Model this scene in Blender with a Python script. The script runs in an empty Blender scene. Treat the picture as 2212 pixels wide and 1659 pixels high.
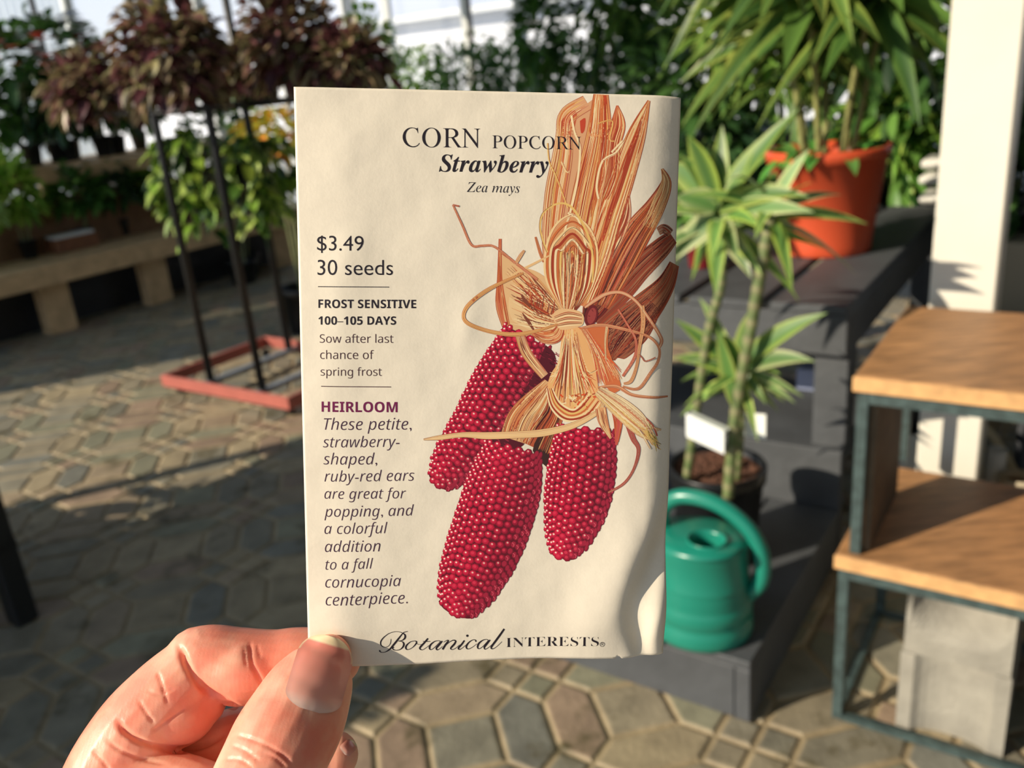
import bpy, math, random
from mathutils import Vector, Matrix
from mathutils.geometry import tessellate_polygon
random.seed(7)
R = random.random
def rr(a, b): return a + (b - a) * random.random()
COL = bpy.context.scene.collection
SC = bpy.context.scene

# ---------------------------------------------------------------- camera
W, HH, F = 2212.0, 1659.0, 1880.0
CX, CY = W / 2, HH / 2
EYE = Vector((0, 0, 1.3))
_dn = Vector((1585 - CX, -(6060 - CY), -F)).normalized()
_up = -_dn
_fw = Vector((0, 0, -1)); _fw = (_fw - _up * _fw.dot(_up)).normalized()
_rt = _fw.cross(_up)
M = Matrix((_rt, _fw, _up))            # camera vector -> world vector
cam = bpy.data.cameras.new('camera'); camo = bpy.data.objects.new('camera', cam); COL.objects.link(camo)
camo.matrix_world = Matrix.Translation(EYE) @ M.to_4x4()
cam.sensor_width = 36.0; cam.lens = F / W * 36.0
cam.clip_start = 0.01; cam.clip_end = 200
cam.dof.use_dof = True; cam.dof.focus_distance = 0.199; cam.dof.aperture_fstop = 18.5
SC.camera = camo

# ---------------------------------------------------------------- light, sky, exposure
SC.view_settings.view_transform = 'Standard'; SC.view_settings.look = 'None'
SC.view_settings.gamma = 1; SC.view_settings.exposure = 0.0
SUN_AZ, SUN_EL = math.radians(22), math.radians(27)
_sd = Vector((math.cos(SUN_EL) * math.cos(SUN_AZ), math.cos(SUN_EL) * math.sin(SUN_AZ), -math.sin(SUN_EL)))
sun = bpy.data.lights.new('sun', 'SUN'); sun.energy = 6.0; sun.angle = math.radians(0.6); sun.color = (1.0, 0.87, 0.69)
suno = bpy.data.objects.new('sun', sun); COL.objects.link(suno); suno.rotation_euler = _sd.to_track_quat('-Z', 'Y').to_euler()
world = bpy.data.worlds.new('world'); SC.world = world; world.use_nodes = True
_n = world.node_tree; _bg = _n.nodes['Background']
_tc = _n.nodes.new('ShaderNodeTexCoord'); _sx = _n.nodes.new('ShaderNodeSeparateXYZ'); _cr = _n.nodes.new('ShaderNodeValToRGB')
_n.links.new(_tc.outputs['Generated'], _sx.inputs[0]); _n.links.new(_sx.outputs['Z'], _cr.inputs[0]); _n.links.new(_cr.outputs[0], _bg.inputs[0])
_e = _cr.color_ramp.elements; _e[0].position = 0.0; _e[0].color = (0.86, 0.88, 0.90, 1); _e[1].position = 0.25; _e[1].color = (0.56, 0.72, 0.98, 1)
_bg.inputs[1].default_value = 1.12

# ---------------------------------------------------------------- geometry of the place
A = math.radians(-35)
U_ = Vector((math.cos(A), math.sin(A), 0)); V_ = Vector((-math.sin(A), math.cos(A), 0)); Z_ = Vector((0, 0, 1))
def P(u, v, z=0.0): return U_ * u + V_ * v + Z_ * z
def ray(px, py): return M @ Vector((px - CX, CY - py, -F))
def PV(px, py, v):
    r = ray(px, py); return EYE + r * (v / r.dot(V_))
def PU(px, py, u):
    r = ray(px, py); return EYE + r * (u / r.dot(U_))
def G(px, py, z=0.0):
    r = ray(px, py); return EYE + r * ((z - EYE.z) / r.z)
def PD(px, py, d): return EYE + M @ Vector(((px - CX) / F * d, (CY - py) / F * d, -d))
RZ = A                                             # rotation of everything laid out along the room

# ---------------------------------------------------------------- materials
def lin(c):
    return tuple(((x / 255) / 12.92 if x / 255 <= 0.04045 else ((x / 255 + 0.055) / 1.055) ** 2.4) for x in c)
MATS = {}
def mat(name, rgb, rough=0.6, noise=0.0, nscale=20.0, bump=0.0, bscale=60.0, metal=0.0, vc=False, trans=0.0, spec=0.5, stretch=(1, 1, 1), coat=0.0):
    if name in MATS: return MATS[name]
    m = bpy.data.materials.new(name); m.use_nodes = True; nt = m.node_tree; N = nt.nodes; L = nt.links
    b = N['Principled BSDF']; b.inputs['Roughness'].default_value = rough; b.inputs['Metallic'].default_value = metal
    b.inputs['Specular IOR Level'].default_value = spec; b.inputs['Coat Weight'].default_value = coat
    c = lin(rgb)
    src = None
    if vc:
        a = N.new('ShaderNodeAttribute'); a.attribute_name = 'Col'; src = a.outputs['Color']
    tc = N.new('ShaderNodeTexCoord'); mp = N.new('ShaderNodeMapping'); mp.inputs['Scale'].default_value = stretch
    L.new(tc.outputs['Object'], mp.inputs['Vector'])
    if noise > 0:
        nz = N.new('ShaderNodeTexNoise'); nz.inputs['Scale'].default_value = nscale; nz.inputs['Detail'].default_value = 5
        L.new(mp.outputs[0], nz.inputs['Vector'])
        rmp = N.new('ShaderNodeMapRange'); rmp.inputs[1].default_value = 0.3; rmp.inputs[2].default_value = 0.7
        rmp.inputs[3].default_value = 1 - noise; rmp.inputs[4].default_value = 1 + noise
        L.new(nz.outputs['Fac'], rmp.inputs[0])
        mx = N.new('ShaderNodeVectorMath'); mx.operation = 'SCALE'; L.new(rmp.outputs[0], mx.inputs['Scale'])
        if src: L.new(src, mx.inputs[0])
        else: mx.inputs[0].default_value = c
        src = mx.outputs[0]
    if src: L.new(src, b.inputs['Base Color'])
    else: b.inputs['Base Color'].default_value = (*c, 1)
    if bump > 0:
        nz2 = N.new('ShaderNodeTexNoise'); nz2.inputs['Scale'].default_value = bscale; nz2.inputs['Detail'].default_value = 4
        L.new(mp.outputs[0], nz2.inputs['Vector'])
        bp = N.new('ShaderNodeBump'); bp.inputs['Strength'].default_value = bump; bp.inputs['Distance'].default_value = 0.3 / bscale
        L.new(nz2.outputs['Fac'], bp.inputs['Height']); L.new(bp.outputs[0], b.inputs['Normal'])
    if trans > 0:
        t = N.new('ShaderNodeBsdfTranslucent'); ms = N.new('ShaderNodeMixShader'); ms.inputs[0].default_value = trans
        if src: L.new(src, t.inputs[0])
        else: t.inputs[0].default_value = (*c, 1)
        L.new(b.outputs[0], ms.inputs[1]); L.new(t.outputs[0], ms.inputs[2])
        L.new(ms.outputs[0], N['Material Output'].inputs['Surface'])
    MATS[name] = m
    return m
leafm = mat('leaf_surface', (0, 0, 0), 0.42, vc=True, trans=0.3, noise=0.15, nscale=9)
vcm = mat('painted_surface', (0, 0, 0), 0.7, vc=True)

# ---------------------------------------------------------------- mesh builder
class MB:
    def __init__(s): s.v = []; s.f = []; s.c = []; s.sm = False
    def add(s, vs, fs, col=(1, 1, 1)):
        n = len(s.v); s.v += [tuple(x) for x in vs]; s.f += [tuple(n + i for i in f) for f in fs]
        if col and isinstance(col[0], (tuple, list)): s.c += list(col)
        else: s.c += [col] * len(vs)
    def box(s, o, sx, sy, sz, ax=None, col=(1, 1, 1), bev=0.0):
        """box from corner o, along ax (three unit vectors)"""
        X, Y, Z = ax or (U_, V_, Z_)
        if bev <= 0:
            vs = [o + X * (sx * i) + Y * (sy * j) + Z * (sz * k) for k in (0, 1) for j in (0, 1) for i in (0, 1)]
            s.add(vs, [(0, 2, 3, 1), (4, 5, 7, 6), (0, 1, 5, 4), (2, 6, 7, 3), (0, 4, 6, 2), (1, 3, 7, 5)], col); return
        b = bev; vs = []; 
        for k in (0, 1):
            for j in (0, 1):
                for i in (0, 1):
                    for a in range(3):
                        q = [i * sx, j * sy, k * sz]; sg = [1 - 2 * i, 1 - 2 * j, 1 - 2 * k]
                        for d in range(3):
                            if d != a: q[d] += sg[d] * b
                        vs.append(o + X * q[0] + Y * q[1] + Z * q[2])
        # index: corner*3 + a ; a = axis whose face the vertex lies on
        def c(i, j, k, a): return (i + 2 * j + 4 * k) * 3 + a
        fs = []
        for a in range(3):
            d1, d2 = [d for d in range(3) if d != a]
            for t in (0, 1):
                q = []
                for (p, r) in ((0, 0), (1, 0), (1, 1), (0, 1)):
                    ijk = [0, 0, 0]; ijk[a] = t; ijk[d1] = p; ijk[d2] = r; q.append(c(*ijk, a))
                fs.append(q if (t == 1) ^ (a == 1) else q[::-1])
        for a in range(3):      # edges parallel to axis a
            d1, d2 = [d for d in range(3) if d != a]
            for p in (0, 1):
                for r in (0, 1):
                    i0 = [0, 0, 0]; i0[d1] = p; i0[d2] = r; i1 = list(i0); i1[a] = 1
                    fs.append([c(*i0, d1), c(*i1, d1), c(*i1, d2), c(*i0, d2)])
        for k in (0, 1):
            for j in (0, 1):
                for i in (0, 1): fs.append([c(i, j, k, 0), c(i, j, k, 1), c(i, j, k, 2)])
        s.add(vs, fs, col)
    def tube(s, pts, rad, n=8, col=(1, 1, 1), caps=True, flat=1.0, updir=None):
        pts = [Vector(p) for p in pts]; m = len(pts)
        rad = rad if isinstance(rad, (list, tuple)) else [rad] * m
        vs = []; cols = []
        prev = None
        for i, p in enumerate(pts):
            t = (pts[min(i + 1, m - 1)] - pts[max(i - 1, 0)]).normalized()
            if prev is None:
                a = updir if updir is not None else (Vector((0, 0, 1)) if abs(t.z) < 0.9 else Vector((1, 0, 0)))
                x = (a - t * a.dot(t)).normalized()
            else: x = (prev - t * prev.dot(t)).normalized()
            prev = x; y = t.cross(x)
            for k in range(n):
                an = 2 * math.pi * k / n
                vs.append(p + (x * math.cos(an) * flat + y * math.sin(an)) * rad[i])
                cols.append(col[i] if isinstance(col[0], (tuple, list)) else col)
        fs = [(i * n + k, i * n + (k + 1) % n, (i + 1) * n + (k + 1) % n, (i + 1) * n + k) for i in range(m - 1) for k in range(n)]
        if caps: fs += [tuple(range(n))[::-1], tuple((m - 1) * n + k for k in range(n))]
        s.add(vs, fs, cols)
    def lathe(s, o, prof, n=32, col=(1, 1, 1), sx=1.0, sy=1.0, ax=None):
        X, Y, Z = ax or (U_, V_, Z_)
        vs = []; cols = []
        for j, (r, z) in enumerate(prof):
            for k in range(n):
                a = 2 * math.pi * k / n; vs.append(o + X * (r * sx * math.cos(a)) + Y * (r * sy * math.sin(a)) + Z * z)
                cols.append(col[j] if isinstance(col[0], (tuple, list)) else col)
        m = len(prof)
        fs = [(j * n + k, j * n + (k + 1) % n, (j + 1) * n + (k + 1) % n, (j + 1) * n + k) for j in range(m - 1) for k in range(n)]
        s.add(vs, fs, cols)
    def build(s, name, m, parent=None, smooth=False, loc=None):
        me = bpy.data.meshes.new(name)
        off = Vector(loc) if loc is not None else Vector((0, 0, 0))
        if parent is not None: off = parent.matrix_basis.translation
        me.from_pydata([tuple(Vector(v) - off) for v in s.v], [], s.f)
        ca = me.color_attributes.new('Col', 'FLOAT_COLOR', 'POINT')
        flat = []
        for c in s.c: flat += [c[0], c[1], c[2], 1.0]
        ca.data.foreach_set('color', flat)
        if smooth: me.polygons.foreach_set('use_smooth', [True] * len(me.polygons))
        me.materials.append(m); me.update()
        o = bpy.data.objects.new(name, me); COL.objects.link(o)
        if parent is not None: o.parent = parent
        elif loc is not None: o.location = off
        return o
def thing(name, label, cat, loc, group=None):
    o = bpy.data.objects.new(name, None); COL.objects.link(o); o.location = loc
    o['label'] = label; o['category'] = cat
    if group: o['group'] = group
    o.empty_display_size = 0.05
    return o
def tag(o, label, cat, group=None):
    o['label'] = label; o['category'] = cat
    if group: o['group'] = group
    return o
def struct(o): o['kind'] = 'structure'; return o
def part(mb, name, m, parent, smooth=False, label=None):
    o = mb.build(name, m, parent, smooth)
    if label: o['label'] = label
    return o
def sm_curve(pts, n=6):
    """catmull-rom"""
    out = []
    m = len(pts)
    for i in range(m - 1):
        p0 = pts[max(i - 1, 0)]; p1 = pts[i]; p2 = pts[i + 1]; p3 = pts[min(i + 2, m - 1)]
        for k in range(n):
            t = k / n
            out.append(tuple(0.5 * ((2 * b) + (-a + c) * t + (2 * a - 5 * b + 4 * c - d) * t * t + (-a + 3 * b - 3 * c + d) * t ** 3) for a, b, c, d in zip(p0, p1, p2, p3)))
    out.append(tuple(pts[-1])); return out

# ================================================================ THE ROOM
# floor: elongated hexagon pairs between square tiles, with 2x2 clusters of small squares at the nodes
T_A = math.radians(9.9); tx = Vector((math.cos(T_A), math.sin(T_A), 0)); ty = Vector((-math.sin(T_A), math.cos(T_A), 0))
T_O = Vector((-0.017, 1.6685, 0)); tw = 0.109; ta = 0.15; TL_ = ta + 2 * tw
fl = MB()
TCOL = [(138, 128, 106), (130, 124, 106), (148, 132, 108), (122, 118, 102), (142, 122, 102), (128, 126, 104), (152, 138, 110), (118, 117, 106)]
def tile(pts):
    c = sum(pts, Vector((0, 0, 0))) / len(pts)
    n = len(pts); r = (pts[0] - c).length
    base = lin(random.choice(TCOL)); k = rr(0.86, 1.12); base = tuple(x * k for x in base)
    gr = lin((150, 134, 104))
    vs = []; cs = []
    def inset(d, z):
        out = []
        for i in range(n):
            a, b, cc = pts[i - 1], pts[i], pts[(i + 1) % n]
            e1 = (b - a).normalized(); e2 = (cc - b).normalized()
            n1 = Vector((-e1.y, e1.x, 0)); n2 = Vector((-e2.y, e2.x, 0))
            bis = n1 + n2; bis = bis / bis.length_squared * 2
            out.append(b + bis * d + Z_ * z)
        return out
    g = [inset(0, -0.006), inset(0.004, -0.005), inset(0.0085, -0.001), inset(0.013, 0.0)]
    for i, q in enumerate(g):
        vs += q; cs += [gr if i < 2 else tuple(0.5 * (x + y) for x, y in zip(gr, base)) if i == 2 else base] * n
    fs = []
    for j in range(3):
        for i in range(n): fs.append((j * n + i, j * n + (i + 1) % n, (j + 1) * n + (i + 1) % n, (j + 1) * n + i))
    fs.append(tuple(3 * n + i for i in range(n)))
    fl.add(vs, fs, cs)
def tp(c, x, y): return c + tx * x + ty * y
h = tw / 2
for i in range(-24, 13):
    for j in range(-9, 27):
        c = T_O + tx * (i * TL_) + ty * (j * TL_)
        if not (-8.0 < c.dot(U_) < 3.2 and -1.8 < c.dot(V_) < 8.3): continue
        tile([tp(c, tw, tw), tp(c, tw + ta, tw), tp(c, tw + ta, tw + ta), tp(c, tw, tw + ta)])
        for s in (0, 1):
            y0 = s * tw - tw
            tile([tp(c, h, y0 + h), tp(c, tw, y0), tp(c, tw + ta, y0), tp(c, tw + ta + h, y0 + h), tp(c, tw + ta, y0 + tw), tp(c, tw, y0 + tw)])
            tile([tp(c, y0 + h, h), tp(c, y0 + tw, tw), tp(c, y0 + tw, tw + ta), tp(c, y0 + h, tw + ta + h), tp(c, y0, tw + ta), tp(c, y0, tw)])
        for (a0, b0) in ((0, 0), (h, h), (-h, h), (0, tw)):
            tile([tp(c, a0, b0 - tw), tp(c, a0 + h, b0 - h), tp(c, a0, b0), tp(c, a0 - h, b0 - h)])
fm = mat('floor_pavers', (0, 0, 0), 0.62, vc=True, noise=0.22, nscale=14, bump=0.5, bscale=70)
# dark moss / algae stains of their own shape
_nt = fm.node_tree; _N = _nt.nodes; _b = _N['Principled BSDF']; _src = _b.inputs['Base Color'].links[0].from_socket
_g = _N.new('ShaderNodeTexNoise'); _g.inputs['Scale'].default_value = 5.5; _g.inputs['Detail'].default_value = 7; _g.inputs['Roughness'].default_value = 0.65
_tcf = _N.new('ShaderNodeTexCoord'); _nt.links.new(_tcf.outputs['Object'], _g.inputs['Vector'])
_r = _N.new('ShaderNodeMapRange'); _r.inputs[1].default_value = 0.56; _r.inputs[2].default_value = 0.68; _nt.links.new(_g.outputs['Fac'], _r.inputs[0])
_mx = _N.new('ShaderNodeMix'); _mx.data_type = 'RGBA'; _nt.links.new(_r.outputs[0], _mx.inputs[0]); _nt.links.new(_src, _mx.inputs[6]); _mx.inputs[7].default_value = (*lin((84, 76, 50)), 1)
_nt.links.new(_mx.outputs[2], _b.inputs['Base Color'])
struct(fl.build('floor', fm))
# ground outside
gb = MB(); gb.box(P(-60, -40, -0.12), 120, 110, 0.1)
struct(gb.build('ground', mat('gravel', (150, 146, 138), 0.9, noise=0.2, nscale=2)))

white = mat('white_paint', (220, 216, 202), 0.5, noise=0.05, nscale=5)
alum = mat('white_aluminium', (225, 228, 226), 0.4)
dkm = mat('dark_metal', (40, 42, 44), 0.45)
def glassmat(name, tint, opac, rough=0.3):
    m = bpy.data.materials.new(name); m.use_nodes = True; N = m.node_tree.nodes; L = m.node_tree.links
    b = N['Principled BSDF']; b.inputs['Base Color'].default_value = (*lin(tint), 1); b.inputs['Roughness'].default_value = rough
    tl = N.new('ShaderNodeBsdfTranslucent'); tl.inputs[0].default_value = (*lin(tint), 1)
    a = N.new('ShaderNodeMixShader'); a.inputs[0].default_value = 0.7; L.new(b.outputs[0], a.inputs[1]); L.new(tl.outputs[0], a.inputs[2])
    t = N.new('ShaderNodeBsdfTransparent'); ms = N.new('ShaderNodeMixShader'); ms.inputs[0].default_value = opac
    L.new(t.outputs[0], ms.inputs[1]); L.new(a.outputs[0], ms.inputs[2]); L.new(ms.outputs[0], N['Material Output'].inputs['Surface'])
    return m
clear = glassmat('clear_pane', (240, 246, 250), 0.14)
poly = glassmat('corrugated_pane', (232, 240, 242), 0.6)
WU, WV = -7.0, 7.6
# left wall: sill wall, posts, rails and corrugated panes
wl = MB()
wl.box(P(WU - 0.1, -2, 0), 0.1, WV + 2, 0.12)
wl.box(P(WU - 0.06, -2, 3.3), 0.06, WV + 2, 0.12)
LP = [-1.9, -0.5, 0.9, 2.3, 3.1, 4.35, 5.6, 6.5, WV - 0.1]
for k, y in enumerate(LP): wl.box(P(WU - 0.06, y, 0.1), 0.05, 0.07 if k % 2 else 0.10, 3.2)
wl.box(P(WU - 0.09, -2, 0.12), 0.03, 1.5, 3.18)  # solid unseen panel added to keep sun off the left bench
struct(wl.build('wall_left', alum))
wn = 0
for a, b in zip(LP[:-1], LP[1:]):
    wn += 1; g = MB(); n = max(4, int((b - a) / 0.012)); corr = a < 4.3
    if corr:
        vs = []
        for i in range(n + 1):
            y = a + 0.05 + (b - a - 0.06) * i / n; d = 0.016 * math.sin(i * math.pi / 2.5)
            vs += [P(WU - 0.03 + d, y, 0.12), P(WU - 0.03 + d, y, 3.3)]
        g.add(vs, [(2 * i, 2 * i + 1, 2 * i + 3, 2 * i + 2) for i in range(n)])
    else: g.box(P(WU - 0.035, a + 0.08, 0.12), 0.006, b - a - 0.08, 3.18)
    struct(g.build('window_%d' % wn, poly if corr else clear))
# back wall
wb = MB()
wb.box(P(WU, WV, 0), 10.5, 0.1, 0.12); wb.box(P(WU, WV, 3.3), 10.5, 0.06, 0.12)
BP = [WU]
for px in (820, 992, 1107, 1401):
    BP.append(PV(px, 0, WV).dot(U_))
while BP[-1] < 3.2: BP.append(BP[-1] + 0.95)
for k, x in enumerate(BP): wb.box(P(x, WV, 0.1), 0.10 if k % 2 else 0.07, 0.06, 3.2)
struct(wb.build('wall_back', alum))
for a, b in zip(BP[:-1], BP[1:]):
    wn += 1; g = MB(); g.box(P(a + 0.09, WV + 0.03, 0.12), b - a - 0.09, 0.006, 3.18)
    struct(g.build('window_%d' % wn, clear))
db = MB(); db.box(PV(1003, 0, WV - 0.02) * 1.0 + Z_ * (-3), 0.035, 0.03, 5.0)
q = PV(1010, 0, WV).dot(U_); db = MB(); db.box(P(q, WV - 0.04, 0.12), 0.035, 0.035, 3.2); db.box(P(PU(64, 0, WU).dot(U_), PU(64, 0, WU + 0.02).dot(V_), 0.12), 0.03, 0.03, 3.2)
struct(db.build('trim_1', mat('dark_trim', (70, 66, 60), 0.5)))
# right wall and unseen roof (added to block the sky; opening shaped to admit the low sun)
wr = MB(); wr.box(P(3.4, -2, 0), 0.08, 10, 3.42); struct(wr.build('wall_right', mat('shade_wall', (96, 104, 96), 0.9)))
cl = MB(); cl.box(P(WU - 0.1, 0.8, 3.44), 10.6, 7.0, 0.04); cl.box(P(-1.2, -6, 3.44), 4.7, 6.8, 0.04)
struct(cl.build('sky_block_ceiling', mat('opaque_sky_blocker', (120, 124, 118), 0.9)))
# pale building across the yard
nb = thing('greenhouse_building', 'long pale grey building across the yard outside the windows', 'building', P(-3, 16, 0))
b_ = MB(); b_.box(P(-26, 16, -0.02), 40, 6, 2.5); part(b_, 'wall', mat('pale_siding', (232, 234, 240), 0.8, noise=0.1, nscale=0.6), nb)
b_ = MB(); b_.box(P(-26, 15.6, 2.48), 40, 0.4, 0.12); part(b_, 'gutter', alum, nb)
b_ = MB(); b_.add([P(-26, 15.6, 2.6), P(14, 15.6, 2.6), P(14, 19, 3.6), P(-26, 19, 3.6), P(-26, 22.4, 2.6), P(14, 22.4, 2.6)], [(0, 1, 2, 3), (3, 2, 5, 4)]); part(b_, 'roof', mat('pale_roof', (196, 198, 206), 0.6), nb)
# ================================================================ foliage helpers
def leaf(mb, base, d, up, L_, w_, droop=0.4, fold=0.25, cm=(0.1, 0.3, 0.05), ce=None, seg=6, shape='lance', twist=0.0):
    d = d.normalized(); side = d.cross(up)
    if side.length < 1e-3: side = d.cross(Vector((1, 0, 0)))
    side.normalize(); n_ = side.cross(d).normalized()
    if twist: side = (side * math.cos(twist) + n_ * math.sin(twist)); n_ = side.cross(d).normalized()
    ce = ce or cm; vs = []; cs = []
    cross = (-1, -0.5, 0, 0.5, 1) if ce != cm else (-1, 0, 1)
    for i in range(seg + 1):
        t = i / seg
        p = base + d * (L_ * t * (1 - 0.15 * droop * t)) - Z_ * (droop * L_ * t * t * 0.6)
        if shape == 'lance': w = w_ * (math.sin(math.pi * min(1, 0.08 + 0.92 * t) ** 0.75)) if t < 1 else 0
        elif shape == 'strap': w = w_ * min(1, 0.35 + t * 3) * (1 - max(0, (t - 0.55) / 0.45) ** 1.6)
        else: w = w_ * math.sqrt(max(0, math.sin(math.pi * (0.03 + 0.97 * t) ** 0.8)))
        w = max(w, w_ * 0.03)
        for c in cross:
            vs.append(p + side * (c * w * 0.5) + n_ * (abs(c) * w * fold)); cs.append(ce if abs(c) > 0.9 else cm if c == 0 or len(cross) == 3 else mixl(cm, ce, 0.25))
    k = len(cross)
    mb.add(vs, [(i * k + j, i * k + j + 1, (i + 1) * k + j + 1, (i + 1) * k + j) for i in range(seg) for j in range(k - 1)], cs)
def mixl(a, b, t): return tuple(x * (1 - t) + y * t for x, y in zip(a, b))
def rdir(zlo=-1, zhi=1):
    z = rr(zlo, zhi); a = rr(0, 2 * math.pi); r = math.sqrt(max(0, 1 - z * z)); return Vector((r * math.cos(a), r * math.sin(a), z))
def pick(cols, lo=0.9, hi=1.45):
    c = lin(random.choice(cols)); k = rr(lo, hi); return tuple(x * k for x in c)
def clump(mb, c, rx, rz, n, L_, w_, cols, edge=None, shape='oval', droop=0.4, shell=0.5, zlo=-0.7):
    """ball of leaves around c"""
    for i in range(n):
        d = rdir(zlo, 1); r = shell + (1 - shell) * R()
        p = c + Vector((d.x * rx * r, d.y * rx * r, d.z * rz * r))
        dd = (d + rdir() * 0.7); cm = pick(cols); ce = pick(edge) if edge else None
        leaf(mb, p, dd, Z_, L_ * rr(0.7, 1.2), w_ * rr(0.7, 1.2), droop, 0.2, cm, ce, seg=4, shape=shape, twist=rr(-0.6, 0.6))
blackpot = mat('black_plastic', (22, 24, 26), 0.35)
soilm = mat('potting_soil', (92, 60, 44), 0.95, noise=0.35, nscale=60, bump=1.0, bscale=90)
barkm = mat('stem_bark', (128, 134, 92), 0.7, noise=0.2, nscale=40)
def pot(root, o, r0, r1, h, m, n=32, label=None):
    g = MB(); w = 0.004
    g.lathe(o, [(0.0, 0.0), (r0 * 0.98, 0.0), (r0, 0.004), (r1 * 0.985, h * 0.86), (r1 * 1.03, h * 0.865), (r1 * 1.04, h * 0.99), (r1 * 1.03, h), (r1 * 0.97, h), (r1 * 0.955, h * 0.9), (r0 * 0.96, 0.012), (0.0, 0.012)], n)
    return part(g, 'pot', m, root, True, label)
def soil(root, o, r, z, n=24):
    g = MB(); pts = [(r, z - 0.01)] + [(r * k / 8, z + rr(-0.001, 0.001)) for k in range(8, -1, -1)]
    g.lathe(o, pts, n)
    g.v = [(v[0], v[1], v[2] + rr(-0.003, 0.004)) for v in g.v]
    for k in range(60):
        a = rr(0, 6.28); q = r * math.sqrt(R()) * 0.92; p = o + Vector((q * math.cos(a), q * math.sin(a), z)); s = rr(0.003, 0.008)
        g.lathe(p, [(0, -s), (s, 0), (s * 0.6, s * 0.8), (0, s)], 5)
    return part(g, 'soil', soilm, root)

# ================================================================ RIGHT SIDE
greyw = mat('grey_painted_wood', (74, 77, 80), 0.6, noise=0.16, nscale=9, stretch=(1, 1, 1), bump=0.25, bscale=40)
# --- low step platform
sp = thing('step_platform', 'low dark grey wooden step carrying the green watering can', 'platform', P(-0.75, 1.8, 0))
x0, x1, y0, y1 = -1.04, -0.477, 1.42, 2.115
g = MB(); wd = (x1 - x0 - 0.012) / 3 
for k in range(3): g.box(P(x0 + k * (wd + 0.006), y0, 0.126), wd, y1 - y0, 0.022, bev=0.002)
part(g, 'top_boards', greyw, sp)
g = MB(); g.box(P(x0, y0 + 0.002, 0), x1 - x0 - 0.034, 0.02, 0.125, bev=0.002); part(g, 'front_board', greyw, sp)
g = MB(); g.box(P(x1 - 0.032, y0, 0), 0.032, 0.036, 0.1262, bev=0.002); part(g, 'corner_post', greyw, sp)
for s in (x0, x1 - 0.02):
    g = MB(); g.box(P(s, y0 + 0.038, 0), 0.02, y1 - y0 - 0.04, 0.125, bev=0.002); part(g, 'side_board', greyw, sp)
# --- tall display bench behind it
bn = thing('display_bench', 'dark grey painted bench with gapped top boards holding the orange pot', 'bench', P(-0.9, 2.8, 0))
bx0, bx1, by0, by1 = -1.32, -0.478, 2.12, 3.55
g = MB(); g.box(P(bx0, by0, 0.0), bx1 - bx0, 0.03, 0.312, bev=0.003); part(g, 'lower_board', greyw, bn)
g = MB(); g.box(P(bx0, by0 + 0.03, 0.28), bx1 - bx0, 0.5, 0.02, bev=0.003); part(g, 'lower_shelf', greyw, bn)
for (a, b_) in ((bx1 - 0.085, by0 + 0.032), (bx0, by0 + 0.032), (bx1 - 0.085, by1 - 0.085), (bx0, by1 - 0.085)):
    g = MB(); g.box(P(a, b_, 0.30 if b_ < 3 else 0), 0.085, 0.085, 0.269 if b_ < 3 else 0.568, bev=0.003); part(g, 'leg', greyw, bn)
g = MB(); g.box(P(bx0, by0, 0.569), bx1 - bx0, 0.03, 0.108, bev=0.003); part(g, 'front_rail', greyw, bn)
g = MB(); g.box(P(bx1 - 0.03, by0 + 0.03, 0.569), 0.03, by1 - by0 - 0.03, 0.108, bev=0.003); g.box(P(bx0, by0 + 0.03, 0.569), 0.03, by1 - by0 - 0.03, 0.108, bev=0.003); part(g, 'side_rail', greyw, bn)
g = MB(); bw_ = 0.19
for k in range(4): g.box(P(bx1 - bw_ - k * 0.217, by0 - 0.005, 0.677), bw_, by1 - by0, 0.022, bev=0.003)
part(g, 'top_boards', greyw, bn)
# --- watering can
wcm = mat('green_plastic', (26, 128, 108), 0.3, noise=0.05, nscale=6, spec=0.6)
CO = P(-0.612, 1.495, 0.148)
wc = thing('watering_can', 'teal green plastic watering can with a looped handle and ribbed body', 'watering can', CO)
can_h = 0.232
prof = [(0, 0), (0.098, 0), (0.107, 0.004), (0.110, 0.014), (0.110, 0.038), (0.105, 0.045), (0.106, 0.052), (0.109, 0.056), (0.109, 0.088), (0.103, 0.095), (0.108, 0.101), (0.101, 0.109), (0.106, 0.116), (0.099, 0.123), (0.104, 0.13), (0.101, 0.136), (0.100, 0.20), (0.102, 0.206), (0.0995, 0.214), (0.093, 0.221), (0.070, 0.227), (0.052, 0.231), (0.042, 0.233), (0.040, 0.2335)]
HO = CO  # filler hole toward the right side
g = MB()
vs = []; n = 48; nlev = len(prof)
def smooth01(x):
    x = max(0.0, min(1.0, x)); return x * x * (3 - 2 * x)
hole = U_ * 0.030 - V_ * 0.034
for (r, z) in prof:

    for k in range(n):
        a = 2 * math.pi * k / n; sh = max(0.0, (z - 0.214) / 0.0195); vs.append(CO + U_ * (r * 1.0 * math.cos(a)) + V_ * (r * 0.92 * math.sin(a)) + Z_ * z + hole * sh)
g.add(vs, [(j * n + k, j * n + (k + 1) % n, (j + 1) * n + (k + 1) % n, (j + 1) * n + k) for j in range(nlev - 1) for k in range(n)])
part(g, 'body', wcm, wc, True)
g = MB(); g.lathe(CO + hole + Z_ * 0.2335, [(0.040, 0), (0.041, 0.004), (0.038, 0.005), (0.035, -0.002), (0.033, -0.05)], 40, sy=0.92); part(g, 'filler_rim', wcm, wc, True)
g = MB(); g.lathe(CO + hole + Z_ * 0.182, [(0.033, 0), (0.0, 0)], 24); part(g, 'neck_shade_disc', mat('can_inside_shade', (12, 40, 34), 0.6), wc)  # dark disc stands in for the shade inside the filler neck
wc.children[-1].name = 'filler_shade_disc'
g = MB()
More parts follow.
